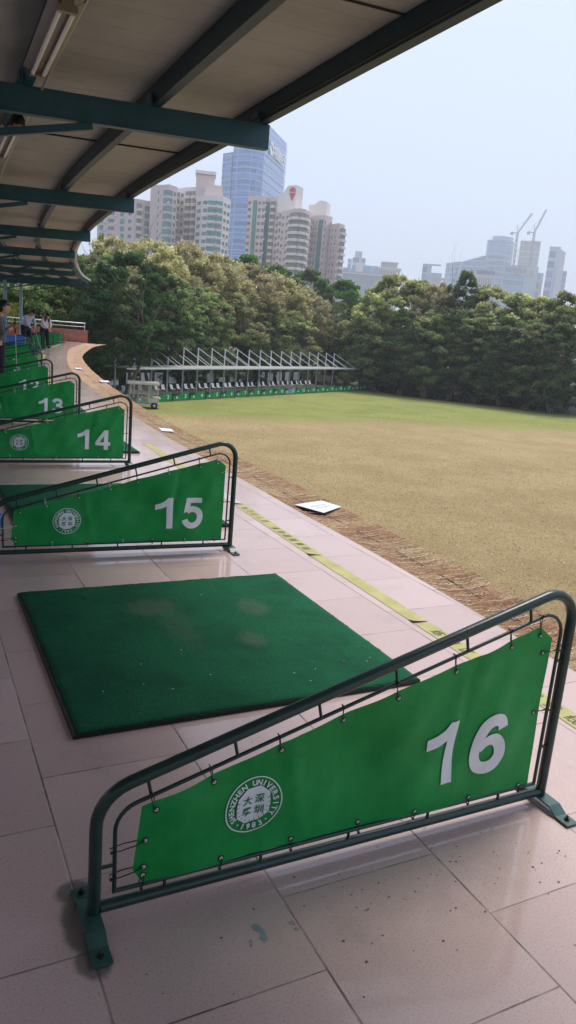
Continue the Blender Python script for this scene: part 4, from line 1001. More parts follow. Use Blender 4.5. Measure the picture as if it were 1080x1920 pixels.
person(P3, R_(-70), std(pelvis=(-.08, 0, .80), waist=(-.03, 0, .92), chest=(.05, 0, 1.08), neck=(.12, 0, 1.17), head=(.19, 0, 1.25), shL=(.06, .15, 1.13), shR=(.06, -.15, 1.13), elL=(.17, .15, .92), wrL=(.30, .03, .78), elR=(.16, -.15, .92), wrR=(.30, -.02, .76), hipL=(-.08, .09, .76), hipR=(-.08, -.09, .76), knL=(.02, .1, .42), knR=(.02, -.1, .42), anL=(0, .12, .07), anR=(0, -.12, .07), face=(.8, 0, -.5)),
       'person in a white blouse with long black hair looking down beyond the striped shirt', 'wshirt', 'long', .9, .3)

# ------------------------------------------------------------------ golf cart on the field
def cart():
    p = onz(268, 765, Z0); vdir = Vector((p.x-CAM.x, p.y-CAM.y)).normalized(); rz = math.atan2(-vdir.x, vdir.y)  # long side faces the deck
    o = empty('golf_cart', (p.x, p.y, Z0+.02), rz+R_(4), 'cream golf cart with clear plastic side curtains parked beside the net', 'golf cart')
    b = MB(); b.prism([(-1.15, -.55), (1.15, -.55), (1.15, .55), (-1.15, .55)], .24, .36)
    b.box((.62, 0, .52), (.85, 1.08, .36), bev=.08); b.box((.85, 0, .74), (.62, 1.02, .12), bev=.05); b.box((-1.0, 0, .52), (.34, 1.08, .40), bev=.09); b.box((-1.08, 0, .78), (.16, .98, .16), bev=.05)
    b.build('body', M['cart'], o)
    b = MB(); b.box((-.05, 0, 1.78), (2.15, 1.2, .07), bev=.03); b.box((-.05, 0, 1.70), (2.20, 1.22, .14), bev=.02); b.build('roof', M['cart'], o)
    for x in (-1.0, -.35, .35, .98):
        for y in (-.56, .56): b = MB(); b.tube([(x+(.12 if x < -.9 else 0), y, 1.66), (x, y, .42)], .02, 8); b.build('post', M['cart'], o)
    b = MB(); b.box((.05, 0, .72), (.48, 1.0, .14), bev=.05); b.box((.28, 0, .98), (.12, 1.0, .42), bev=.05); b.build('seat', M['seatm'], o)
    for x in (-.80, .72):
        for y in (-.52, .52):
            Mx = Matrix.Rotation(PI/2, 3, 'X'); t = MB(); t.lathe([(.10, -.07), (.19, -.085), (.225, -.05), (.225, .05), (.19, .085), (.10, .07)], (x, y, .225), 20, M=Mx); wlo = t.build('wheel', M['rubber'], o)
            t = MB(); t.lathe([(0, -.075), (.05, -.075), (.12, -.06), (.12, .06), (.05, .075), (0, .075)], (x, y, .225), 16, M=Mx); t.build('hub_cap', M['hub'], wlo)
    sw = MB(); sw.tube([(-.55, .25, .62), (-.42, .25, .98)], .02, 8); sw.lathe([(.13, 0), (.15, .015), (.17, 0), (.15, -.015), (.13, 0)], (-.42, .25, .99), 16, M=Matrix.Rotation(R_(-50), 3, 'Y')); sw.build('steering_wheel', M['rubber'], o)
    for y in (-.575, .575):
        for x0, x1 in ((-1.0, -.35), (-.33, .34), (.36, 1.0)):
            b = MB(); b.box(((x0+x1)/2, y, 1.08), (x1-x0-.02, .006, 1.12)); b.build('side_curtain', M['plastic'], o)
    for x in (-1.02, 1.03): b = MB(); b.box((x, 0, 1.18), (.006, 1.1, .95)); b.build('end_curtain', M['plastic'], o)
    for y in (-.58, .58): b = MB(); b.box((0, y, 1.03), (2.05, .012, .03)); b.box((0, y, .45), (2.1, .012, .03)); b.build('curtain_hem', M['cart'], o)
cart()

# ------------------------------------------------------------------ pavilion across the field
A0 = Vector((15.437, 56.004)); A1 = Vector((44.344, 75.575)); dp = (A1-A0).normalized(); nf = Vector((dp.y, -dp.x)); NP = 18
pav = empty('driving_shelter', (A0.x, A0.y, Z0), math.atan2(dp.y, dp.x), 'long white steel shelter with tie rods above its flat roof', 'shelter')
step = (A1-A0).length/(NP-1)
def pbox(mb, a, b, w_, h_): mb.bar(a, b, w_, h_)
rb = MB(); L = step*(NP-1)
rb.add([(-4.2, -2.9, 2.52), (L+1.0, -2.9, 2.52), (L+1.0, 1.0, 2.36), (-4.2, 1.0, 2.36), (-4.2, -2.9, 2.56), (L+1.0, -2.9, 2.56), (L+1.0, 1.0, 2.40), (-4.2, 1.0, 2.40)], [(3, 2, 1, 0), (4, 5, 6, 7), (0, 1, 5, 4), (2, 3, 7, 6), (1, 2, 6, 5), (0, 4, 7, 3)])
rb.build('roof', M['wroof'], pav)
b = MB(); b.box((L/2-1.6, -2.93, 2.50), (L+5.2, .05, .09)); b.build('fascia', M['wmetal'], pav)
for i in range(NP):
    x = i*step
    b = MB(); b.tube([(x, 0, 0), (x, 0, 2.33)], .075, 8); b.build('post', M['wmetal'], pav)
    b = MB(); b.bar((x, -2.85, 2.475), (x, .95, 2.315), .08, .08); b.build('rafter', M['wmetal'], pav)
    b = MB(); b.bar((x, 0, 1.95), (x, -.75, 2.42), .05, .05); b.build('bracket', M['wmetal'], pav)
    b = MB(); b.tube([(x, 0, 2.44), (x, 0, 4.02)], .055, 8); b.build('mast', M['wmetal'], pav)
    for z, y_ in ((3.98, -2.8), (3.35, -1.6)):
        b = MB(); b.bar((x, 0, z), (x+.02, y_, 2.56 if z > 3.5 else 2.51), .036, .04); b.build('tie_rod', M['wmetal'], pav)
tp = onz(214, 752, Z0); t_ = empty('lamp_pole', (tp.x, tp.y, Z0), 0, 'tall grey pole standing at the left end of the white shelter', 'pole')
b = MB(); b.tube([(0, 0, 0), (0, 0, 4.6)], [.09, .07], 8); b.build('pole', M['gutter'], t_); b = MB(); b.bar((0, 0, 4.55), (1.0, .2, 4.2), .04, .04); b.build('arm', M['gutter'], t_)
def pav_pt(x, y, z=0): return Vector((A0.x+dp.x*x-nf.x*y, A0.y+dp.y*x-nf.y*y, Z0+z))
paz = math.atan2(dp.y, dp.x)
# paving strip under the shelter
b = MB(); q = [pav_pt(-6, -2.6), pav_pt(L+5, -2.6), pav_pt(L+5, 4.), pav_pt(-6, 4.)]; b.add([(v.x, v.y, Z0+.03) for v in q], [(0, 1, 2, 3)]); tag(b.build('paving', mat('dark worn paving', (.075, .07, .06), .9, noise=(1.5, .3))), kind='structure')
# small numbered dividers of the lower range
def small_div(i, num, teal=False):
    p = pav_pt(1.28+(i-3)*2.19, -2.85); names_ = 'faded teal divider' if teal else 'small green divider'
    lab = ('%s marked %s in the row before the white shelter' % (names_, num)) if num else 'small green divider hidden partly by the golf cart'
    o = empty('small_divider', (p.x, p.y, Z0+.02), paz-R_(10), lab, 'divider', 'small dividers before the white shelter')
    w_ = 1.75
    b = MB(); b.tube([(0, 0, 0), (0, 0, .38), (w_, 0, .82), (w_, 0, 0)], .022, 6); b.tube([(0, 0, .05), (w_, 0, .05)], .02, 6); b.build('frame', M['tube'], o)
    b = MB(); n = 14; V = []
    for k in range(n+1): s = k/n; V += [(.05+s*(w_-.1), .015*math.sin(s*9+i), .07), (.05+s*(w_-.1), .015*math.sin(s*9+i+1), .34+s*.42)]
    b.add(V, [(2*k, 2*k+2, 2*k+3, 2*k+1) for k in range(n)], True); bn = b.build('banner', M['banner2'] if teal else M['banner'], o)
    if num:
        V, F = text_mesh(str(num), .40, None, offset=.012); V, _, _ = centred(V); l_ = MB(); l_.add([(v[0]+1.32, -.025, v[1]+.37) for v in V], F); l_.build('number', M['white'], bn)
    l_ = MB(); l_.lathe([(0, 0), (.09, 0)], (.42, -.025, .26), 12, M=Matrix.Rotation(PI/2, 3, 'X')); l_.build('emblem', M['white'], bn)
small_div(1, None)
for n in range(2, 20): small_div(n, n, teal=(n in (11,)))
# pairs of white chairs, one mesh set shared by all
def chair(first, p, rz, lab):
    if first is None:
        o = empty('folding_chair', p, rz, lab, 'chair', 'white chairs under the shelter')
        b = MB(); b.box((0, 0, .42), (.46, .46, .04)); b.build('seat', M['wplast'], o)
        b = MB(); b.bar((-.0, .24, .44), (0, .42, .92), .44, .03, up=Vector((0, 0, 1))); b.build('backrest', M['wplast'], o)
        for sx in (-1, 1):
            for sy in (-1, 1): b = MB(); b.tube([(sx*.2, sy*.2, 0), (sx*.2, sy*.17, .41)], .016, 6); b.build('leg', M['gutter'], o)
        return o
    o = copy_tree(first); o.location = p; o.rotation_euler.z = rz; o['label'] = lab; return o
first = None; pl = MB()
ordn = ['first', 'second', 'third', 'fourth', 'fifth', 'sixth', 'seventh', 'eighth', 'ninth', 'tenth', 'eleventh', 'twelfth', 'thirteenth', 'fourteenth', 'fifteenth', 'sixteenth']
for i in range(16):
    for k in (0, 1):
        p = pav_pt(step*(i+.30+.42*k)+rnd.uniform(-.06, .06), 1.35, .03); lab = '%s white chair in the %s bay of the white shelter' % (('left', 'right')[k], ordn[i])
        c = chair(first, p, paz+R_(rnd.uniform(-14, 14)), lab); first = first or c
for o_c in [o for o in bpy.data.objects if o.name.startswith('folding_chair')]: o_c.scale = (.8, .8, .78)
# fence with boards behind the shelter
fe = empty('mesh_fence', (*pav_pt(0, 4.2)[:2], Z0), paz, 'dark green mesh fence behind the white shelter', 'fence')
for i in range(27):
    b = MB(); b.tube([(-14+i*2.2, 0, 0), (-14+i*2.2, 0, 1.9)], .04, 6); b.build('post', M['gfence'], fe)
for z in (.1, 1.85): b = MB(); b.box((14, 0, z), (57, .05, .06)); b.build('rail', M['gfence'], fe)
mm = MB()
for i in range(150): mm.box((-14+i*.385, .0, .97), (.012, .012, 1.7))
for k in range(6): mm.box((14, 0, .3+k*.26), (57, .012, .012))
mm.build('mesh_panel', M['gfence'], fe)
for i in range(22):
    u = -5.5+i*1.95+rnd.uniform(-.15, .15); p = pav_pt(u, 4.05, .85)
    o = empty('notice_board', p, paz, 'white notice board number %d along the green fence' % (i+1), 'board', 'white notice boards on the fence')
    o['label'] = '%s white board from the left on the dark green fence' % (ordn+['seventeenth', 'eighteenth', 'nineteenth', 'twentieth', 'twenty-first', 'twenty-second'])[i]
    h_ = rnd.uniform(.85, 1.0); b = MB(); b.box((0, -.01, .15), (1.12, .03, h_)); b.build('panel', M['wplast'], o)
    b = MB(); b.box((0, -.03, .15+h_/2+.02), (1.16, .03, .03)); b.box((0, -.03, .15-h_/2-.02), (1.16, .03, .03)); b.build('frame', M['gutter'], o)
# pale low buildings and wall seen between the trunks behind the fence
b = MB(); q0 = pav_pt(-26, 15); q1 = pav_pt(34, 15); b.bar((q0.x, q0.y, Z0+.9), (q1.x, q1.y, Z0+.9), .25, 1.8); tag(b.build('garden_wall', M['wallg']), 'pale grey wall glimpsed behind the fence and shelter', 'wall')
b = MB(); q0 = pav_pt(-27, 17); q1 = pav_pt(-13, 17)
o = empty('utility_building', (q0.x, q0.y, Z0), paz, 'grey low building with glass bricks showing between dark trunks', 'building')
b = MB(); b.box((7, 3, 2.2), (14, 6, 4.4)); b.build('wall', M['wallg'], o)
for i in range(6):
    b = MB(); b.box((1.5+i*2.2, -.02, 2.3), (1.1, .08, 2.8)); f_ = b.build('window', M['win'], o)
    b = MB()
    for k in range(5): b.box((1.5+i*2.2, -.07, 1.2+k*.55), (1.1, .04, .05))
    b.build('glazing_bar', M['wplast'], f_)

# right hand fence, wall and posts at the edge of the trees
def wpt(x, y, D): p = at(x, y, D); return Vector((p.x, p.y, Z0))
fr = wpt(1015, 745, 90); frr = wpt(1120, 760, 84)
d = (frr-fr); az = math.atan2(d.y, d.x); Lr = d.length
f2 = empty('picket_fence', fr, az, 'pale metal fence under the trees at the right edge of the field', 'fence')
b = MB()
for i in range(90): b.box((i*Lr/90, 0, .8), (.05, .03, 1.6))
b.build('pickets', M['gutter'], f2)
b = MB(); b.box((Lr/2, 0, .2), (Lr, .05, .08)); b.box((Lr/2, 0, 1.5), (Lr, .05, .08)); b.build('rail', M['gutter'], f2)
b = MB(); b.bar(fr+Vector((-6, 7, 1.6)), frr+Vector((6, 7, 1.6)), .3, 3.2); tag(b.build('boundary_wall', M['wallw']), 'pale boundary wall behind the fence at the right edge', 'wall')

# short grass over the visible part of the field
g = np.random.default_rng(9); n = 150000; C = []
D_ = 6.5+(g.uniform(0, 1, n)**1.6)*48; az_ = np.radians(g.uniform(6, 52, n)); C = np.stack([CAM.x+D_*np.sin(az_), CAM.y+D_*np.cos(az_), np.full(n, Z0+.035)], 1)
ok = (C[:, 0] > 3.4+np.maximum(0, C[:, 1]-10)*.16)&(C[:, 1] < 54)&(g.uniform(0, 1, n) < np.clip((54-D_)/26, 0, 1)); C = C[ok]; n = len(C)
Nn = g.normal(size=(n, 3))*[1, 1, .5]+[0, 0, .9]; Nn /= np.linalg.norm(Nn, axis=1)[:, None]; U = g.normal(size=(n, 3))*.8+[0, 0, .45]
f = g.uniform(0, 1, (n, 1)); far_ = np.clip((C[:, :1]*.06+C[:, 1:2]-41)/11+.35*np.sin(C[:, :1]*.31+2*np.sin(C[:, 1:2]*.17))*np.sin(C[:, 1:2]*.23+1.3*np.sin(C[:, :1]*.11))+g.normal(0, .12, (n, 1)), 0, 1); K = (np.array([.29, .215, .11])*(1-f)+np.array([.62, .48, .28])*f)*(1-far_)+(np.array([.19, .23, .06])*(1-f)+np.array([.38, .40, .13])*f)*far_
sz = .55+D_[ok]/48
me = quads_mesh('grass', C, Nn, U, g.uniform(.006, .013, n)*sz, g.uniform(.012, .034, n)*sz, K, M['leaf']); o = bpy.data.objects.new('grass', me); col.objects.link(o); tag(o, 'short dry and green grass covering the field', 'grass', kind='stuff')

# golf balls lying on the grass
cnt = 0; bm0 = MB(); bm0.sphere((0, 0, .021), .0215, 12, 8); bme = bm0.mesh('golf_ball', M['ball'])
while cnt < 60:
    x_, y2 = rnd.uniform(400, 1080), 740+(rnd.random()**1.3)*380
    p = onz(x_, y2, Z0+.02)
    if p.y > 70 or p.x > 75 or (x_ < 700 and y2 > 1000) or y2 > 760+.86*(x_-400)*.75+90: continue
    if p.x < 3.4: continue
    o = bpy.data.objects.new('golf_ball', bme); o.location = p; o.scale = [1.1]*3; col.objects.link(o); tag(o, 'white golf ball lying in the grass of the field', 'golf ball', 'golf balls scattered on the field'); cnt += 1

# ------------------------------------------------------------------ trees
def crown_mesh(seed, kind, h=12., r=3.6):
    g = np.random.default_rng(seed); C = []; Nn = []; Up = []; W = []; H = []; K = []
    P = dict(dense=(140, 220, .115, .10, (.11, .18, .07), (.38, .44, .17), .1),
             dark=(150, 215, .10, .08, (.055, .11, .048), (.15, .22, .08), .05),
             high=(130, 240, .10, .08, (.035, .075, .034), (.09, .145, .052), .03),
             olive=(230, 165, .065, .12, (.29, .29, .125), (.60, .54, .29), .25),
             bright=(90, 240, .14, .10, (.045, .14, .018), (.11, .25, .035), .02),
             tip=(125, 235, .10, .135, (.12, .19, .075), (.60, .60, .24), .22),
             lime=(60, 130, .14, .12, (.15, .22, .03), (.28, .34, .06), .2))[kind]
    nl, nq, lw, lh, c0, c1, brown = P
    lobes = []
    zlo = {'dense': .10, 'dark': .06, 'high': .24, 'olive': .30, 'bright': .3, 'tip': .07, 'lime': .3}[kind]
    for i in range(nl):
        t = g.uniform(0, 1)**.85; z = h*(zlo+(1-zlo-.06)*t)
        env = r*(math.sin(PI*min(1, .18+.80*t**1.25))**.55)*(1.0 if t < .9 else .75)
        a = g.uniform(0, 2*PI); rr = env*math.sqrt(g.uniform(.15, 1.))
        lobes.append((rr*math.cos(a), rr*math.sin(a), z, g.uniform(.5, 1.1)*(1.2-.45*t)*r/3.6*{'olive': .82, 'tip': 1.05, 'bright': 1.}.get(kind, .9), t, rr/max(env, .1)))
    for (x, y, z, lr, t, q) in lobes:
        n = int(nq*(lr**1.4)*g.uniform(.7, 1.2)); th = g.uniform(0, 2*PI, n); cz = g.uniform(-.55, 1, n); s = np.sqrt(1-cz**2); rad = lr*g.uniform(.35, 1.08, n)**.6
        fl = .86
        if kind == 'olive': fl = 1.0+.4*t
        D = np.stack([s*np.cos(th), s*np.sin(th), cz*fl], 1)*rad[:, None]
        # spray structure: pull leaves toward a few twig axes
        ax = g.normal(size=(9, 3)); ax[:, 2] = np.abs(ax[:, 2])*.7+(.1 if kind != 'olive' else .5); ax /= np.linalg.norm(ax, axis=1)[:, None]
        k = g.integers(0, 9, n); pr = ax[k]*rad[:, None]*[1, 1, fl]; D = D*.50+pr*.62
        c = D+[x, y, z]; nn = D/np.linalg.norm(D, axis=1)[:, None]+g.normal(size=(n, 3))*.75+[0, 0, .35]; nn /= np.linalg.norm(nn, axis=1)[:, None]
        uu = D+g.normal(size=(n, 3))*.5+[0, 0, .2]
        C.append(c); Nn.append(nn); Up.append(uu); W.append(lw*g.uniform(.6, 1.3, n)); H.append(lh*g.uniform(.7, 1.5, n))
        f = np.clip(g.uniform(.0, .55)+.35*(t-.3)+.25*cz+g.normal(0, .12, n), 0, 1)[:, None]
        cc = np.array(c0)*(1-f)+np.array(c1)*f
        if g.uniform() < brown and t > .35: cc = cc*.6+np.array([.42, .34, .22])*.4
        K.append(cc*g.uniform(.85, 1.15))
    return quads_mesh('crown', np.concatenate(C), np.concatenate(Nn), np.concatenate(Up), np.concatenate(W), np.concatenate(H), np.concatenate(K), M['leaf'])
def trunk_mesh(seed, h=12., r=3.6, bare=False):
    q = random.Random(seed); mb = MB(); base = Vector((0, 0, 0))
    def limb(p, d, L, r0, lvl):
        pts = [p]; rs = [r0]; n = 5
        for i in range(n):
            d = (d+Vector((q.uniform(-.22, .22), q.uniform(-.22, .22), q.uniform(-.02, .16)))).normalized(); p = p+d*L/n; pts.append(p); rs.append(r0*(1-.75*(i+1)/n))
        mb.tube(pts, rs, 6 if lvl < 2 else 4)
        if lvl < (4 if bare else 2):
            for k in range(q.randint(3, 5) if bare else q.randint(2, 4)):
                i = q.randint(2, n); a = q.uniform(0, 2*PI); dd = (d*.7+Vector((math.cos(a), math.sin(a), q.uniform(0, .6)))*.8).normalized(); limb(pts[i], dd, L*q.uniform(.45, .7), max(rs[i]*.8, .012), lvl+1)
    for k in range(q.choice([1, 2, 2, 3])):
        a = q.uniform(0, 2*PI); limb(base+Vector((math.cos(a)*.15, math.sin(a)*.15, -.1)), Vector((math.cos(a)*.25, math.sin(a)*.25, 1)).normalized(), h*q.uniform(.55, .75), q.uniform(.14, .26), 0)
    for k in range(5):
        a = q.uniform(0, 2*PI); mb.tube([Vector((math.cos(a)*.55, math.sin(a)*.55, -.05)), Vector((math.cos(a)*.22, math.sin(a)*.22, .12)), Vector((math.cos(a)*.1, math.sin(a)*.1, .7))], [.05, .11, .10], 6)
    return mb.mesh('trunk', M['twig'] if bare else M['bark'])
CM = {}
for k, n in (('dense', 3), ('dark', 3), ('olive', 3), ('bright', 2), ('tip', 4), ('lime', 1), ('high', 2)):
    CM[k] = [crown_mesh(hash_ + 11*i, k) for i, hash_ in ((j, {'dense': 100, 'dark': 200, 'olive': 300, 'bright': 400, 'tip': 500, 'lime': 600, 'high': 700}[k]) for j in range(n))]
TM = [trunk_mesh(s) for s in (1, 2, 3, 4)]; BT = [trunk_mesh(s, bare=True) for s in (21, 22)]
def tree(x, ytop, D, wpx, kind, label, group='trees around the field', name=None, zg=Z0, ybase=None):
    pt = at(x, ytop, D); H_ = pt.z-zg; m_per = D/FPX*1.0
    o = empty(name or {'dense': 'broadleaf_tree', 'dark': 'fig_tree', 'high': 'fig_tree', 'olive': 'feathery_tree', 'bright': 'broadleaf_tree', 'tip': 'casuarina_tree', 'lime': 'young_tree', 'bare': 'bare_tree'}[kind], (pt.x, pt.y, zg), rnd.uniform(0, 2*PI), label, 'tree', group)
    R__ = wpx*m_per/2; o.scale = (R__/3.6, R__/3.6, H_/12.)
    if kind == 'bare':
        inst(rnd.choice(BT), 'trunk', o)
    else:
        inst(rnd.choice(CM[kind]), 'crown', o); inst(rnd.choice(TM), 'trunk', o)
    return o
KD = dict(dense='dark green broadleaf tree', dark='deep green spreading tree', high='dark tree with overhanging crown', olive='olive and tan feathery tree', bright='bright green rounded tree', tip='dark green tree with yellowish upright tips', lime='lime green young tree', bare='leafless tree of pale branches')
T = [
 (40, 475, 84, 150, 'dark', 'deep behind the railing at the far left'), (95, 480, 80, 150, 'dense', 'deep behind the railing, beside the right canopy column'), (148, 470, 78, 130, 'dark', 'deep behind the canopy tip'), (10, 520, 70, 110, 'dark', 'low behind the person in the grey jacket'), (75, 540, 68, 110, 'dark', 'low behind the two far persons'),
 # x, top y, distance, width px, kind, where
 (12, 470, 62, 150, 'dense', 'beyond the railing at the far left'), (58, 480, 58, 130, 'dense', 'behind the left canopy column beyond the brick wall'), (105, 490, 62, 130, 'dark', 'beyond the brick wall under the canopy tip'),
 (150, 478, 57, 110, 'dark', 'just right of the canopy end'), (30, 560, 50, 60, 'lime', 'low beside the railing behind the persons'), (185, 455, 66, 120, 'dense', 'behind the tall grey pole'), 
 (215, 435, 82, 120, 'olive', 'left end of the olive tree belt'), (195, 428, 88, 40, 'lime', 'yellow green crown against the towers at the left'), 
 (240, 462, 56.5, 175, 'high', 'in front of the left end of the white shelter'), (172, 560, 56, 90, 'dark', 'showing behind the bend of the deck'),
 (285, 443, 76, 150, 'olive', 'below the left white tower'), (350, 452, 80, 150, 'olive', 'below the white tower with green windows'), (410, 468, 84, 150, 'olive', 'below the blue glass tower'), (465, 488, 89, 140, 'olive', 'below the pink apartment block'), (520, 508, 94, 130, 'olive', 'below the round cream balconies'), (568, 535, 98, 120, 'olive', 'right end of the olive tree belt'),
 (200, 468, 60, 100, 'dense', 'beside the canopy tip, filling the gap to the shelter'), (292, 486, 63, 120, 'high', 'leaning over the second bay of the white shelter'), (150, 520, 66, 90, 'dark', 'low behind the brick wall corner'),
 (225, 560, 69, 90, 'dark', 'low behind the tall grey pole'), (285, 540, 71, 110, 'dark', 'behind the first masts of the shelter'), (330, 510, 72, 120, 'dense', 'behind the third mast of the shelter'), (385, 530, 76, 120, 'dense', 'behind the fifth mast of the shelter'), (440, 545, 81, 120, 'tip', 'behind the middle of the shelter'), (500, 560, 87, 110, 'dense', 'behind the ninth mast of the shelter'), (550, 580, 93, 100, 'tip', 'behind the right part of the shelter'), (360, 600, 72, 80, 'dark', 'low crown above the shelter roof'), (470, 610, 82, 80, 'dark', 'low crown behind the shelter centre'),
 (470, 472, 112, 110, 'bright', 'left bright crown below the pink block'), (520, 492, 116, 110, 'bright', 'bright crown below the cream balconies'), (585, 500, 122, 120, 'bright', 'tallest bright crown right of the pink block'), (645, 520, 120, 110, 'bright', 'bright crown at the gap before the right tree line'), (560, 520, 114, 100, 'bright', 'bright crown behind the olive belt end'), (640, 565, 110, 90, 'bright', 'lower bright crown in the gap'),
 (600, 572, 98, 100, 'bare', 'standing among the trees right of the shelter'), (575, 590, 97, 80, 'bare', 'second one beside the right shelter masts'), (622, 615, 97, 60, 'lime', 'beside the leafless tree'), (590, 650, 95, 60, 'lime', 'low beside the shelter end'),
 (640, 600, 101, 90, 'dark', 'behind the right end of the shelter'), (665, 575, 98, 100, 'dark', 'in the corner between both tree lines'), (690, 600, 94, 90, 'dark', 'behind the corner of the field'), (700, 545, 92, 100, 'tip', 'first of the right tree line'),
 (740, 508, 95, 120, 'tip', 'second of the right tree line'), (785, 520, 94, 120, 'tip', 'third of the right tree line'), (828, 525, 93, 110, 'olive', 'tan topped one in the right tree line'), (878, 500, 92, 90, 'dark', 'tallest dark peak of the right tree line'), (925, 530, 91, 120, 'tip', 'below the round glass tower'), (975, 545, 90, 120, 'tip', 'below the tower cranes'), (1020, 552, 89, 110, 'tip', 'below the slim striped tower'), (1065, 540, 88, 110, 'dense', 'near the right edge of the right tree line'), (1110, 545, 87, 110, 'tip', 'cut off by the right edge'),
 (720, 560, 90, 100, 'dense', 'front one at the field corner'), (765, 575, 89, 110, 'dark', 'front one with exposed pale roots'), (815, 580, 88, 110, 'dense', 'front one left of the gap of sky'), (862, 575, 88, 110, 'dark', 'front one right of the gap of sky'), (910, 580, 87, 110, 'dense', 'front one below the round glass tower'), (960, 590, 86, 110, 'dark', 'front one below the cranes'), (1010, 590, 85, 110, 'dense', 'front one beside the picket fence'), (1060, 600, 84, 110, 'dark', 'front one before the picket fence'),
 (760, 600, 108, 120, 'dark', 'deep in the wood, left of the sky gap'), (850, 600, 106, 120, 'dark', 'deep in the wood, right of the sky gap'), (940, 610, 103, 120, 'dark', 'deep in the wood below the rounded tower'), (1030, 620, 100, 120, 'dark', 'deep in the wood behind the picket fence'),
]
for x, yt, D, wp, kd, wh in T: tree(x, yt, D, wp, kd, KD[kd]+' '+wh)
# undergrowth at the foot of the right tree line
def shrub_mass(pts, name, label, seed):
    g = np.random.default_rng(seed); C = []; 
    for (x, y, hh, rr) in pts:
        n = int(260*rr); a = g.uniform(0, 2*PI, n); q = np.sqrt(g.uniform(0, 1, n))*rr; z = g.uniform(0, 1, n)**.8*hh*(1.1-q/rr*.6); C.append(np.stack([x+q*np.cos(a), y+q*np.sin(a), Z0+z], 1))
    C = np.concatenate(C); n = len(C); Nn = g.normal(size=(n, 3))+[0, 0, .6]; Nn /= np.linalg.norm(Nn, axis=1)[:, None]; U = g.normal(size=(n, 3))+[0, 0, 1.]
    f = g.uniform(0, 1, (n, 1)); K = np.array([.022, .045, .016])*(1-f)+np.array([.07, .10, .028])*f
    me = quads_mesh(name, C, Nn, U, g.uniform(.08, .2, n), g.uniform(.1, .25, n), K, M['leaf']); o = bpy.data.objects.new(name, me); col.objects.link(o); return tag(o, label, 'undergrowth', kind='stuff')
edge = [(49.8, 75.2), (50.8, 70.0), (54, 65), (60.5, 60.3), (66, 54.5)]
us = []
for (a, b) in zip(edge, edge[1:]):
    for k in range(9):
        t = k/9; us.append((a[0]+(b[0]-a[0])*t+rnd.uniform(.3, 3), a[1]+(b[1]-a[1])*t+rnd.uniform(.3, 3), rnd.uniform(.4, 1.8), rnd.uniform(.8, 1.8)))
shrub_mass(us, 'undergrowth', 'low undergrowth along the foot of the right tree line', 5)
us = [(pav_pt(-8+i*1.6+rnd.uniform(-.5, .5), 6.5+rnd.uniform(0, 3))[0], pav_pt(-8+i*1.6, 6.5+rnd.uniform(0, 3))[1], rnd.uniform(.3, 1.1), rnd.uniform(.6, 1.2)) for i in range(32)]
shrub_mass(us, 'undergrowth', 'low green plants behind the mesh fence of the shelter', 6)

# ------------------------------------------------------------------ far buildings
def wp(x, y, D):
    p = at(x, y, D); return p
def bld(name, x, y, D, label, group='buildings beyond the trees'):
    p = at(x, y, D); return empty(name, (p.x, p.y, Z0), 0, label, 'building', group)
def loc(o, p): return (p.x-o.location.x, p.y-o.location.y)
class Fac:
    """collects boxes for one kind of part: first 90 become their own objects, the rest one object"""
    def __init__(s, name, m, parent, cap=90): s.n = name; s.m = m; s.p = parent; s.items = []; s.cap = cap
    def add(s, mb): s.items.append(mb)
    def done(s):
        for b in s.items[:s.cap]: b.build(s.n, s.m, s.p)
        if len(s.items) > s.cap:
            t = MB()
            for b in s.items[s.cap:]: t.add(b.v, b.f)
            tag(t.build(s.n, s.m, s.p), kind='stuff')
def wallbox(a, b, t0, t1, z0, z1, out_, dpt=.25):
    """box lying on wall a->b between fractions t0,t1, standing out by out_"""
    a = Vector(a); b = Vector(b); d = (b-a).normalized(); n = Vector((d.y, -d.x)); p = a+(b-a)*t0+n*out_; q = a+(b-a)*t1+n*out_; r = q-n*dpt; s = p-n*dpt
    m_ = MB(); m_.prism([tuple(s), tuple(r), tuple(q), tuple(p)], z0, z1) if False else m_.prism([tuple(p), tuple(q), tuple(r), tuple(s)], z0, z1); return m_
def block(o, pts, ytop, m, extra=0, name='wall'):
    """pts: front corners (px, py, D) from left to right; closed towards the back; returns front pts, top z"""
    F = [Vector(loc(o, wp(*p))) for p in pts]; mid = pts[len(pts)//2]; zt = at(mid[0], ytop, mid[2]).z-Z0+extra
    away = Vector((F[0]+F[-1])/2+Vector((o.location.x-CAM.x, o.location.y-CAM.y))).normalized()
    bk = [F[-1]+away*15, F[0]+away*15]
    mb = MB(); mb.prism([tuple(v) for v in F+bk], 0, zt); mb.build(name, m, o); return F, zt
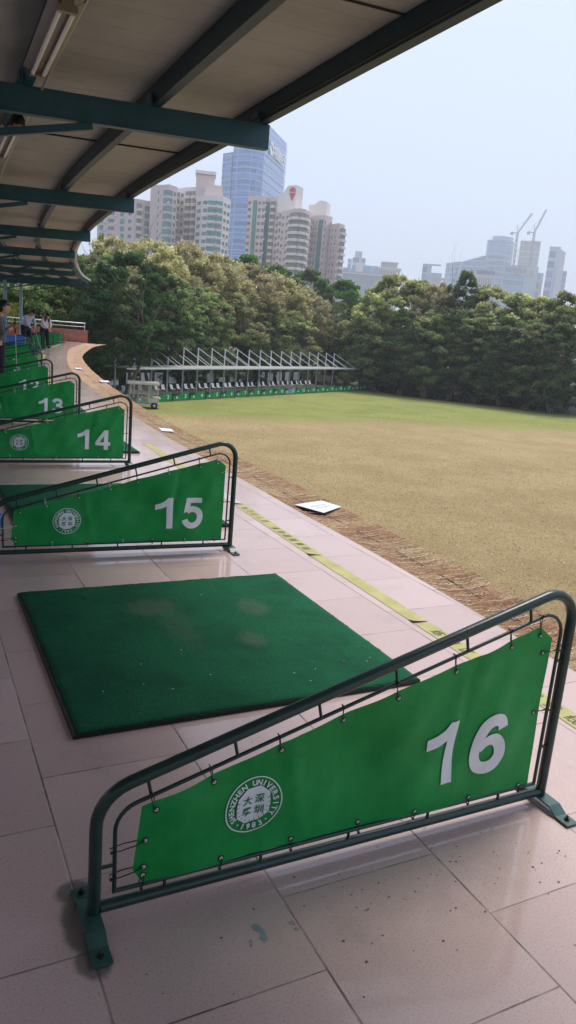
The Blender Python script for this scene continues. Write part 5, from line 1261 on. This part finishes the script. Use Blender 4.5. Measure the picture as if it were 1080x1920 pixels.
def windows(o, F, zt, fh, spec_, z_start=14, top=1.6, seed=0):
    """spec_: per wall segment list of (t0, t1, kind); kinds: win, wing, bal, teal"""
    q = random.Random(seed); W = Fac('window', M['win'], o); G = Fac('green_window', M['wing'], o); B = Fac('balcony', M['wallc'], o); S = Fac('balcony_shade', M['shade'], o); A = Fac('air_conditioner', M['wplast'], o, 60)
    nfl = int((zt-top-z_start)/fh)
    for si, segs in enumerate(spec_[:len(F)-1]):
        a, b = F[si], F[si+1]
        for (t0, t1, kd) in segs:
            if kd == 'teal':
                wallbox(a, b, t0, t1, 6, zt-2, .5, .8).build('glazed_strip', M['teal'], o); continue
            for f in range(nfl):
                z = zt-top-(f+1)*fh
                if kd == 'win': W.add(wallbox(a, b, t0, t1, z+.9, z+2.3, .06)); 
                elif kd == 'wing': G.add(wallbox(a, b, t0, t1, z+.5, z+2.5, .08))
                elif kd == 'bal':
                    B.add(wallbox(a, b, t0, t1, z-.1, z+1.05, 1.2, 1.3)); S.add(wallbox(a, b, t0, t1, z+1.05, z+fh-.12, .5, .6))  # dark box above each balcony front paints the shade there
                if kd in ('win', 'wing') and q.random() < .4: A.add(wallbox(a, b, t1+.004, t1+.004+.8/(b-a).length, z+.4, z+1.0, .5, .5))
    for k in (W, G, B, S, A): k.done()

FH = 3.0
# white tower cluster, left
o = bld('apartment_tower', 398, 420, 335, 'white apartment tower with curved green glazed balconies and pink roof box')
F, zt = block(o, [(366, 420, 338), (378, 420, 332), (388, 420, 331), (404, 420, 330), (416, 420, 331), (430, 420, 337)], 366, M['wallw'])
windows(o, F, zt, FH, [[(.2, .75, 'win')], [(.1, .9, 'win')], [(.0, 1., 'wing')], [(.0, 1., 'wing')], [(.15, .45, 'win'), (.6, .9, 'win')], []], seed=1)
B_ = Fac('balcony', M['wallw'], o)
for f in range(18):
    z = zt-1.6-(f+1)*FH
    for si in (2, 3): B_.add(wallbox(F[si], F[si+1], 0, 1, z-.1, z+.75, .9, .9))
B_.done()
p = [wp(384, 350, 336), wp(418, 350, 336)]; a, b = Vector(loc(o, p[0])), Vector(loc(o, p[1])); zz = at(400, 347, 336).z-Z0
wallbox(a, b, 0, 1, zt-.5, zz, 0, 9).build('roof_box', M['wallp'], o)
p = [wp(368, 335, 344), wp(403, 335, 344)]; a, b = Vector(loc(o, p[0])), Vector(loc(o, p[1])); wallbox(a, b, 0, 1, zt-.5, at(386, 328, 344).z-Z0, 0, 9).build('roof_box', M['wallp'], o)
p = [wp(366, 335, 343.5), wp(405, 335, 343.5)]; a, b = Vector(loc(o, p[0])), Vector(loc(o, p[1])); zc = at(386, 327, 344).z-Z0; wallbox(a, b, 0, 1, zc+.003, zc+1.2, .6, 10).build('cornice', M['wallw'], o)
o = bld('apartment_tower', 347, 420, 350, 'cream apartment wing with dark recessed balconies left of the white tower')
F, zt = block(o, [(326, 420, 356), (345, 420, 350), (368, 420, 345)], 351, M['wallw'])
windows(o, F, zt, FH, [[(.1, .45, 'bal'), (.6, .85, 'win')], [(.08, .5, 'bal'), (.62, .9, 'bal')]], seed=2)
o = bld('apartment_tower', 308, 420, 335, 'white tower with pink blank side wall beside the canopy edge')
F, zt = block(o, [(280, 420, 340), (303, 420, 336), (314, 420, 333), (330, 420, 338)], 345, M['wallp'])
windows(o, F, zt, FH, [[(.62, .72, 'win')], [(.1, .95, 'wing')], [(.0, .45, 'wing'), (.6, .85, 'win')]], seed=3)
o = bld('apartment_tower', 250, 430, 345, 'pale pink apartment block mostly hidden by the canopy')
F, zt = block(o, [(182, 430, 352), (222, 430, 348), (252, 430, 343), (285, 430, 346)], 372, M['wallp'])
windows(o, F, zt, FH, [[(.1, .3, 'wing'), (.5, .8, 'win')], [(.1, .35, 'wing'), (.6, .8, 'win')], [(.1, .35, 'bal'), (.55, .9, 'wing')]], seed=4)
# pink complex
o = bld('apartment_block', 492, 440, 372, 'pink and grey apartment block with two teal glazed strips')
F, zt = block(o, [(461, 440, 376), (494, 440, 372), (494.5, 440, 376), (530, 440, 370)], 370, M['wallp'])
windows(o, F, zt, FH, [[(.33, .52, 'teal'), (.60, .75, 'win'), (.82, .98, 'win'), (.02, .2, 'win')], [], [(.02, .22, 'teal'), (.3, .52, 'bal'), (.6, .72, 'win'), (.8, .95, 'bal')]], seed=5)
o = bld('apartment_block', 550, 450, 355, 'pink apartment block with wrapped round cream balconies and a red emblem on its roof wall')
F, zt = block(o, [(524, 450, 362), (541, 450, 357), (546, 450, 352), (558, 450, 350), (568, 450, 351.5), (574, 450, 356), (580, 450, 362)], 390, M['wallp'])
windows(o, F, zt, FH, [[(.12, .34, 'win'), (.6, .82, 'win')], [(0, 1, 'bal')], [(0, 1, 'bal')], [(0, 1, 'bal')], [(0, 1, 'bal')], [(.2, .7, 'win')]], seed=6)
a = Vector(loc(o, wp(522, 365, 366))); b = Vector(loc(o, wp(555, 365, 362)))
q0 = wallbox(a, b, 0, 1, zt-.5, 0, 0, 8); z1 = at(525, 372, 366).z-Z0; z2 = at(548, 346, 362).z-Z0
nvec = (b-a).normalized(); nn_ = Vector((nvec.y, -nvec.x)); PL = [a, a+(b-a)*.25, a+(b-a)*.5, b, b-nn_*7, a+(b-a)*.5-nn_*7, a+(b-a)*.25-nn_*7, a-nn_*7]
mb = MB(); zs_ = [z1, z1+.35*(z2-z1), z2-.4, z2, z2, z2-.4, z1+.35*(z2-z1), z1]
for k in range(3):
    P4 = [PL[k], PL[k+1], PL[7-k-1], PL[7-k]]; mb.prism([tuple(v) for v in P4], zt-.4, [zs_[k], zs_[k+1], zs_[k+1], zs_[k]])
rw = mb.build('roof_wall', M['wallw'], o)
zc = at(549, 361, 362).z-Z0; c = a+(b-a)*.80+nn_*.25
def onw(u, z): v = c+nvec*u; return (v.x, v.y, zc+z)
em = MB(); em.add([onw(1.6*math.cos(t), .45+1.9*math.sin(t)) for t in [PI*i/10 for i in range(11)]], [tuple(range(11))]); em.add([onw(-1.6, -.05), onw(1.6, -.05), onw(0, -3.6)], [(2, 1, 0)]); em.build('emblem', M['red'], rw)
o = bld('apartment_block', 598, 460, 372, 'pink apartment block with narrow teal strip and pale roof structure')
F, zt = block(o, [(576, 460, 374), (592, 460, 370), (604, 460, 368), (619, 460, 372)], 403, M['wallp'])
windows(o, F, zt, FH, [[(.1, .35, 'bal'), (.5, .62, 'win'), (.8, .9, 'win')], [(.25, .8, 'teal')], [(.1, .2, 'win'), (.75, .95, 'win')]], seed=7)
a = Vector(loc(o, wp(579, 390, 376))); b = Vector(loc(o, wp(613, 390, 374))); nvec = (b-a).normalized(); nn_ = Vector((nvec.y, -nvec.x)); z1 = at(582, 384, 376).z-Z0; z2 = at(605, 376, 375).z-Z0
mb = MB(); A_ = a+(b-a)*.3; B2 = a+(b-a)*.6
for (s, e, h1, h2) in ((a, A_, z1, z1+.2), (A_, B2, z1+.2, z2), (B2, b, z2, z2-.6)): mb.prism([tuple(s), tuple(e), tuple(e-nn_*7), tuple(s-nn_*7)], zt-.4, [h1, h2, h2, h1])
mb.build('roof_wall', M['wallw'], o)
o = bld('apartment_block', 630, 470, 366, 'pink apartment block at the right end with cream side balconies')
F, zt = block(o, [(615, 470, 370), (632, 470, 364), (642, 470, 369)], 418, M['wallp'])
windows(o, F, zt, FH, [[(.25, .33, 'win'), (.6, .68, 'win')], [(.35, 1.1, 'bal'), (.05, .2, 'win')]], seed=8)
# blue glass tower with sign
o = bld('office_tower', 480, 350, 560, 'tall blue glass office tower with white sign letters at its top')
F, zt = block(o, [(413, 380, 575), (431, 380, 566), (434, 380, 572)], 284, M['gt1'], name='glass_wing')
Lx = [(432, 380, 566), (455, 380, 559), (476, 380, 560), (489, 380, 565), (533, 330, 620)]
F2 = [Vector(loc(o, wp(*p))) for p in Lx]; zt2 = at(505, 240, 580).z-Z0
away = Vector((CF.x, CF.y)).normalized(); mb = MB(); mb.prism([tuple(v) for v in F2+[F2[-1]+away*25, F2[0]+away*50]], 0, zt2); mb.build('glass_tower', M['gt1'], o)
Sp = Fac('floor_band', M['spand'], o)
for f in range(24):
    z = zt2-9-f*5.6
    for i in range(4): Sp.add(wallbox(F2[i], F2[i+1], 0, 1, z, z+.55, .25, .4))
for f in range(18):
    z = zt-4-f*5.6
    Sp.add(wallbox(F[0], F[1], 0, 1, z, z+.5, .25, .4))
Sp.done()
a, b = F2[3], F2[4]; d = (b-a); Lw = d.length; d.normalize(); n = Vector((d.y, -d.x)); hs = 8.6; sg = MB()
for i, ch in enumerate('中国电子'):
    V, Fc = text_mesh(ch, 9.0, None, offset=.18); V, _, _ = centred(V); cc = a+d*(Lw*(.42+.155*i))+n*1.0
    sg.add([(cc.x+d.x*v[0]*1.5, cc.y+d.y*v[0]*1.5, zt2-13.5+v[1]) for v in V], Fc)
sg.build('sign', M['sign'], o)
lg = MB(); cc = a+d*(Lw*.27)+n*1.0
for pts in ([(-4, 4), (2, 5), (4, 0), (1.5, .6), (.5, 2.6), (-2, 2)], [(-5, 1), (-2, -4.5), (3, -4), (3.6, -1.4), (.4, -1.6), (-1.8, 1)]):
    lg.add([(cc.x+d.x*u*1.3, cc.y+d.y*u*1.3, zt2-13.5+v) for u, v in pts], [tuple(range(6))])
lg.build('logo', M['sign'], o)
# skyline right
def slab_bld(name, xl, xr, ytop, D, m, label, yl=None, extra=None, dskew=0):
    x = (xl+xr)/2; o = bld(name, x, 530, D, label); F, zt = block(o, [(xl, 530, D+dskew), (xr, 530, D)], ytop, m, name='facade'); return o, F, zt
o = bld('office_tower', 934, 510, 1150, 'rounded blue grey glass tower on the right skyline'); cpts = []
c0 = at(932, 505, 1170); rad = 1150*25.5/FPX*.98
zt = at(934, 449, 1150).z-Z0; cx, cy = c0.x-o.location.x, c0.y-o.location.y
mb = MB(); mb.prism([(cx+rad*math.cos(2*PI*i/28)*(1.0), cy+rad*.8*math.sin(2*PI*i/28)) for i in range(28)], 0, zt); mb.build('facade', M['gt2'], o)
mb = MB(); r2 = rad*.78; mb.prism([(cx+3+r2*math.cos(2*PI*i/24), cy+r2*.8*math.sin(2*PI*i/24)) for i in range(24)], zt, zt+6); mb.build('roof_crown', M['spand'], o)
Sp = Fac('floor_band', M['spand'], o)
for f in range(14):
    z = zt-1-f*8.2; mb = MB(); mb.prism([(cx+(rad+.5)*math.cos(2*PI*i/28), cy+(rad+.5)*.8*math.sin(2*PI*i/28)) for i in range(28)], z-.9, z); Sp.add(mb)
Sp.done()
o = bld('office_building', 880, 510, 1100, 'low glass building with a slanting roof left of the rounded tower')
a = Vector(loc(o, wp(853, 510, 1110))); b = Vector(loc(o, wp(908, 510, 1100))); z1 = at(868, 491, 1105).z-Z0; z2 = at(905, 478, 1100).z-Z0; n_ = Vector((.2, 1)).normalized()*30
m1 = a+(b-a)*.28; mb = MB(); mb.prism([tuple(a), tuple(m1), tuple(m1+n_), tuple(a+n_)], 0, z1); mb.prism([tuple(m1), tuple(b), tuple(b+n_), tuple(m1+n_)], 0, [z1+1, z2, z2, z1+1]); mb.build('facade', M['gt2'], o)
sc_, F, zt = slab_bld('unfinished_tower', 965, 1003, 452, 1250, M['scaff'], 'unfinished concrete tower under two cranes')
W_ = Fac('opening_shade', M['shade'], sc_)  # dark boxes on the wall paint the shade inside the openings
for f in range(13):
    for k in range(7): W_.add(wallbox(F[0], F[1], .05+k*.135, .12+k*.135, zt-6-f*8.5, zt-1.5-f*8.5, .2, .5))
W_.done(); F_ = Fac('scaffold', M['wplast'], sc_, 60)
a = Vector(loc(sc_, wp(961, 500, 1235))); b = Vector(loc(sc_, wp(1008, 500, 1235))); zs2 = at(985, 468, 1235).z-Z0
for k in range(15): F_.add(wallbox(a, b, k/14.5, k/14.5+.012, 20, zs2+(k % 3)*3, 0, .8))
for k in range(14): F_.add(wallbox(a, b, 0, 1, zs2-3-k*7, zs2-2.2-k*7, .2, .8))
F_.done()
for (xm, yb, ym, x1, y1, lab) in ((969.5, 466, 437, 998, 400, 'left tower crane with raised jib above the unfinished tower'), (999, 470, 436, 1024.5, 393, 'right tower crane with raised jib above the unfinished tower')):
    p0 = at(xm, yb, 1225); p1 = at(xm+ (1 if xm < 980 else 3), ym, 1225); p2 = at(x1, y1, 1225); o = empty('tower_crane', (p0.x, p0.y, 30), 0, lab, 'crane', 'tower cranes on the skyline')
    def rel(p): return (p.x-p0.x, p.y-p0.y, p.z-30)
    def lattice(mb, a, b, w_, nseg, t_):
        a = Vector(a); b = Vector(b); d = (b-a).normalized(); s_ = d.cross(Vector((CF.x, CF.y, 0))).normalized()*w_/2; f_ = Vector((CF.x, CF.y, 0)).normalized()*w_/2
        for u in (s_+f_, s_-f_, -s_+f_, -s_-f_): mb.bar(a+u, b+u, t_, t_)
        for k in range(nseg):
            p, q = a+(b-a)*k/nseg, a+(b-a)*(k+1)/nseg; sg_ = 1 if k % 2 else -1; mb.bar(p+s_*sg_-f_, q-s_*sg_-f_, t_*.8, t_*.8); mb.bar(p+s_*sg_+f_, q-s_*sg_+f_, t_*.8, t_*.8)
    mb = MB(); lattice(mb, (0, 0, -30), rel(p1), 2.4, 24, .7); mb.build('mast', M['crane'], o)
    mb = MB(); lattice(mb, rel(p1), rel(p2), 1.7, 16, .6); mb.build('jib', M['crane'], o)
    mb = MB(); r1 = Vector(rel(p1)); back = -(Vector(rel(p2))-r1); back.z = 0; back.normalize(); mb.bar(r1, r1+back*8, 2., 1.2); mb.box(tuple(r1+back*8+Vector((0, 0, -1))), (3, 3, 4)); mb.build('counterweight', M['crane'], o)
    mb = MB(); mb.bar(r1, r1+Vector((0, 0, 11))+back*1.5, .8, .8); mb.bar(r1+Vector((0, 0, 11))+back*1.5, r1+(Vector(rel(p2))-r1)*.7, .25, .25); mb.bar(r1+Vector((0, 0, 11))+back*1.5, r1+back*8, .3, .3); mb.build('a_frame', M['crane'], o)
o, F, zt = slab_bld('office_building', 943, 1006, 500, 1000, M['gt2'], 'broad pale glass building with large orange rooftop letters')
sg = MB(); a, b = F
for k, ch in enumerate('金地威新中心'[:0]): pass
q = random.Random(4)
for k in range(6):
    t0 = .22+k*.108
    for j in range(5):
        u = t0+q.uniform(0, .06); z = zt-3-q.uniform(0, 7.5)
        w__ = wallbox(a, b, u, u+q.choice([.018, .05, .07]), z-.9, z+q.choice([.2, .2, 3.]), 1.2, .5); sg.add(w__.v, w__.f)
sg.build('sign', M['orange'], o)
o, F, zt = slab_bld('office_tower', 1021, 1041, 465, 1050, M['gt3'], 'slim striped blue tower at the right of the skyline', dskew=0)
a = Vector(loc(o, wp(1041, 530, 1050))); b = Vector(loc(o, wp(1053, 525, 1085))); wallbox(a, b, 0, 1, 0, zt-1, -.1, 10).build('side_facade', M['wallg'], o)
for k in range(7): wallbox(F[0], F[1], .03+k*.145, .06+k*.145, 10, zt-24, .5, .6).build('fin', M['spand'], o)
wallbox(F[0], F[1], -.02, 1.02, zt+.05, zt+1.5, .6, 14).build('parapet', M['spand'], o)
o, F, zt = slab_bld('office_building', 1048, 1060, 508, 1100, M['gt2'], 'small grey glass block right of the slim striped tower')
o, F, zt = slab_bld('office_building', 1003, 1017, 512, 1080, M['gt3'], 'narrow greenish block between the orange lettered building and the striped tower')
o, F, zt = slab_bld('office_building', 889, 925, 516, 800, M['wallp'], 'low pinkish building with vertical openings below the rounded tower')
for k in range(7): wallbox(F[0], F[1], .12+k*.12, .16+k*.12, 6, zt-3, .2, .5).build('opening', M['win'], o)
p_ = wallbox(F[0], F[1], .05, 1., zt+.02, zt+4, -.5, 10); p_.build('roof_storey', M['win'], o)
o, F, zt = slab_bld('office_building', 789, 806, 495, 900, M['gt2'], 'small glass block with thin roof frame above the right tree line')
wallbox(F[0], F[1], 0, 2.2, 0, zt-9, -.2, 14).build('lower_wing', M['wallg'], o); wallbox(F[0], F[1], .9, 2.0, zt-1, zt+.2, -.2, 6).build('roof_frame', M['wallg'], o)
wallbox(F[0], F[1], .9, 2.7, zt-16, zt-14, .6, 10).build('roof_slab', M['wallg'], o)
o, F, zt = slab_bld('office_building', 706, 748, 506, 800, M['wallw'], 'white columned building with dark bays behind the trees')
for k in range(9): wallbox(F[0], F[1], .04+k*.108, .10+k*.108, 4, zt-1.6, .2, .5).build('bay', M['win'], o)
wallbox(F[0], F[1], -.02, 1.05, zt+.02, zt+1.4, .8, 12).build('cornice', M['wallw'], o); wallbox(F[0], F[1], .1, .85, zt+1.45, zt+6, -.5, 9).build('roof_storey', M['wallg'], o); wallbox(F[0], F[1], .15, .9, zt+6.03, zt+7, .0, 11).build('roof_slab', M['wallw'], o)
o, F, zt = slab_bld('office_tower', 657, 681, 484, 1150, M['gt3'], 'grey blue tower with small cap at the left of the low skyline'); wallbox(F[0], F[1], .15, .7, zt+.02, zt+9, -.5, 8).build('roof_cap', M['wallg'], o)
o, F, zt = slab_bld('office_tower', 648.5, 656, 485, 1155, M['gt3'], 'narrow grey tower touching the capped tower')
o, F, zt = slab_bld('office_building', 664, 678, 494, 850, M['wallw'], 'beige windowless slab in front of the capped tower')
o, F, zt = slab_bld('office_building', 678, 707, 499, 870, M['gt2'], 'grey glass building between the beige slab and the columned building')
o, F, zt = slab_bld('office_building', 640, 664, 503, 900, M['gt2'], 'low dark glazed building at the foot of the capped tower')
o, F, zt = slab_bld('warehouse', 636, 730, 514, 600, M['wallg'], 'long plain pale grey building low behind the green trees')
wallbox(F[0], F[1], 0, 1, zt-2, zt-1, .3, .5).build('roof_band', M['wallw'], o)

# ------------------------------------------------------------------ haze
hz = MB(); hz.prism([(-1700, -60), (1700, -60), (1700, 1500), (-1700, 1500)], Z0-1, 260)
hm_ = bpy.data.materials.new('haze'); hm_.use_nodes = True; t = hm_.node_tree; t.nodes.clear(); o_ = t.nodes.new('ShaderNodeOutputMaterial'); v_ = t.nodes.new('ShaderNodeVolumePrincipled')
v_.inputs['Color'].default_value = (.93, .96, 1, 1); v_.inputs['Density'].default_value = .00058; v_.inputs['Anisotropy'].default_value = .2
t.links.new(v_.outputs[0], o_.inputs['Volume'])
tag(hz.build('haze', hm_), kind='stuff')
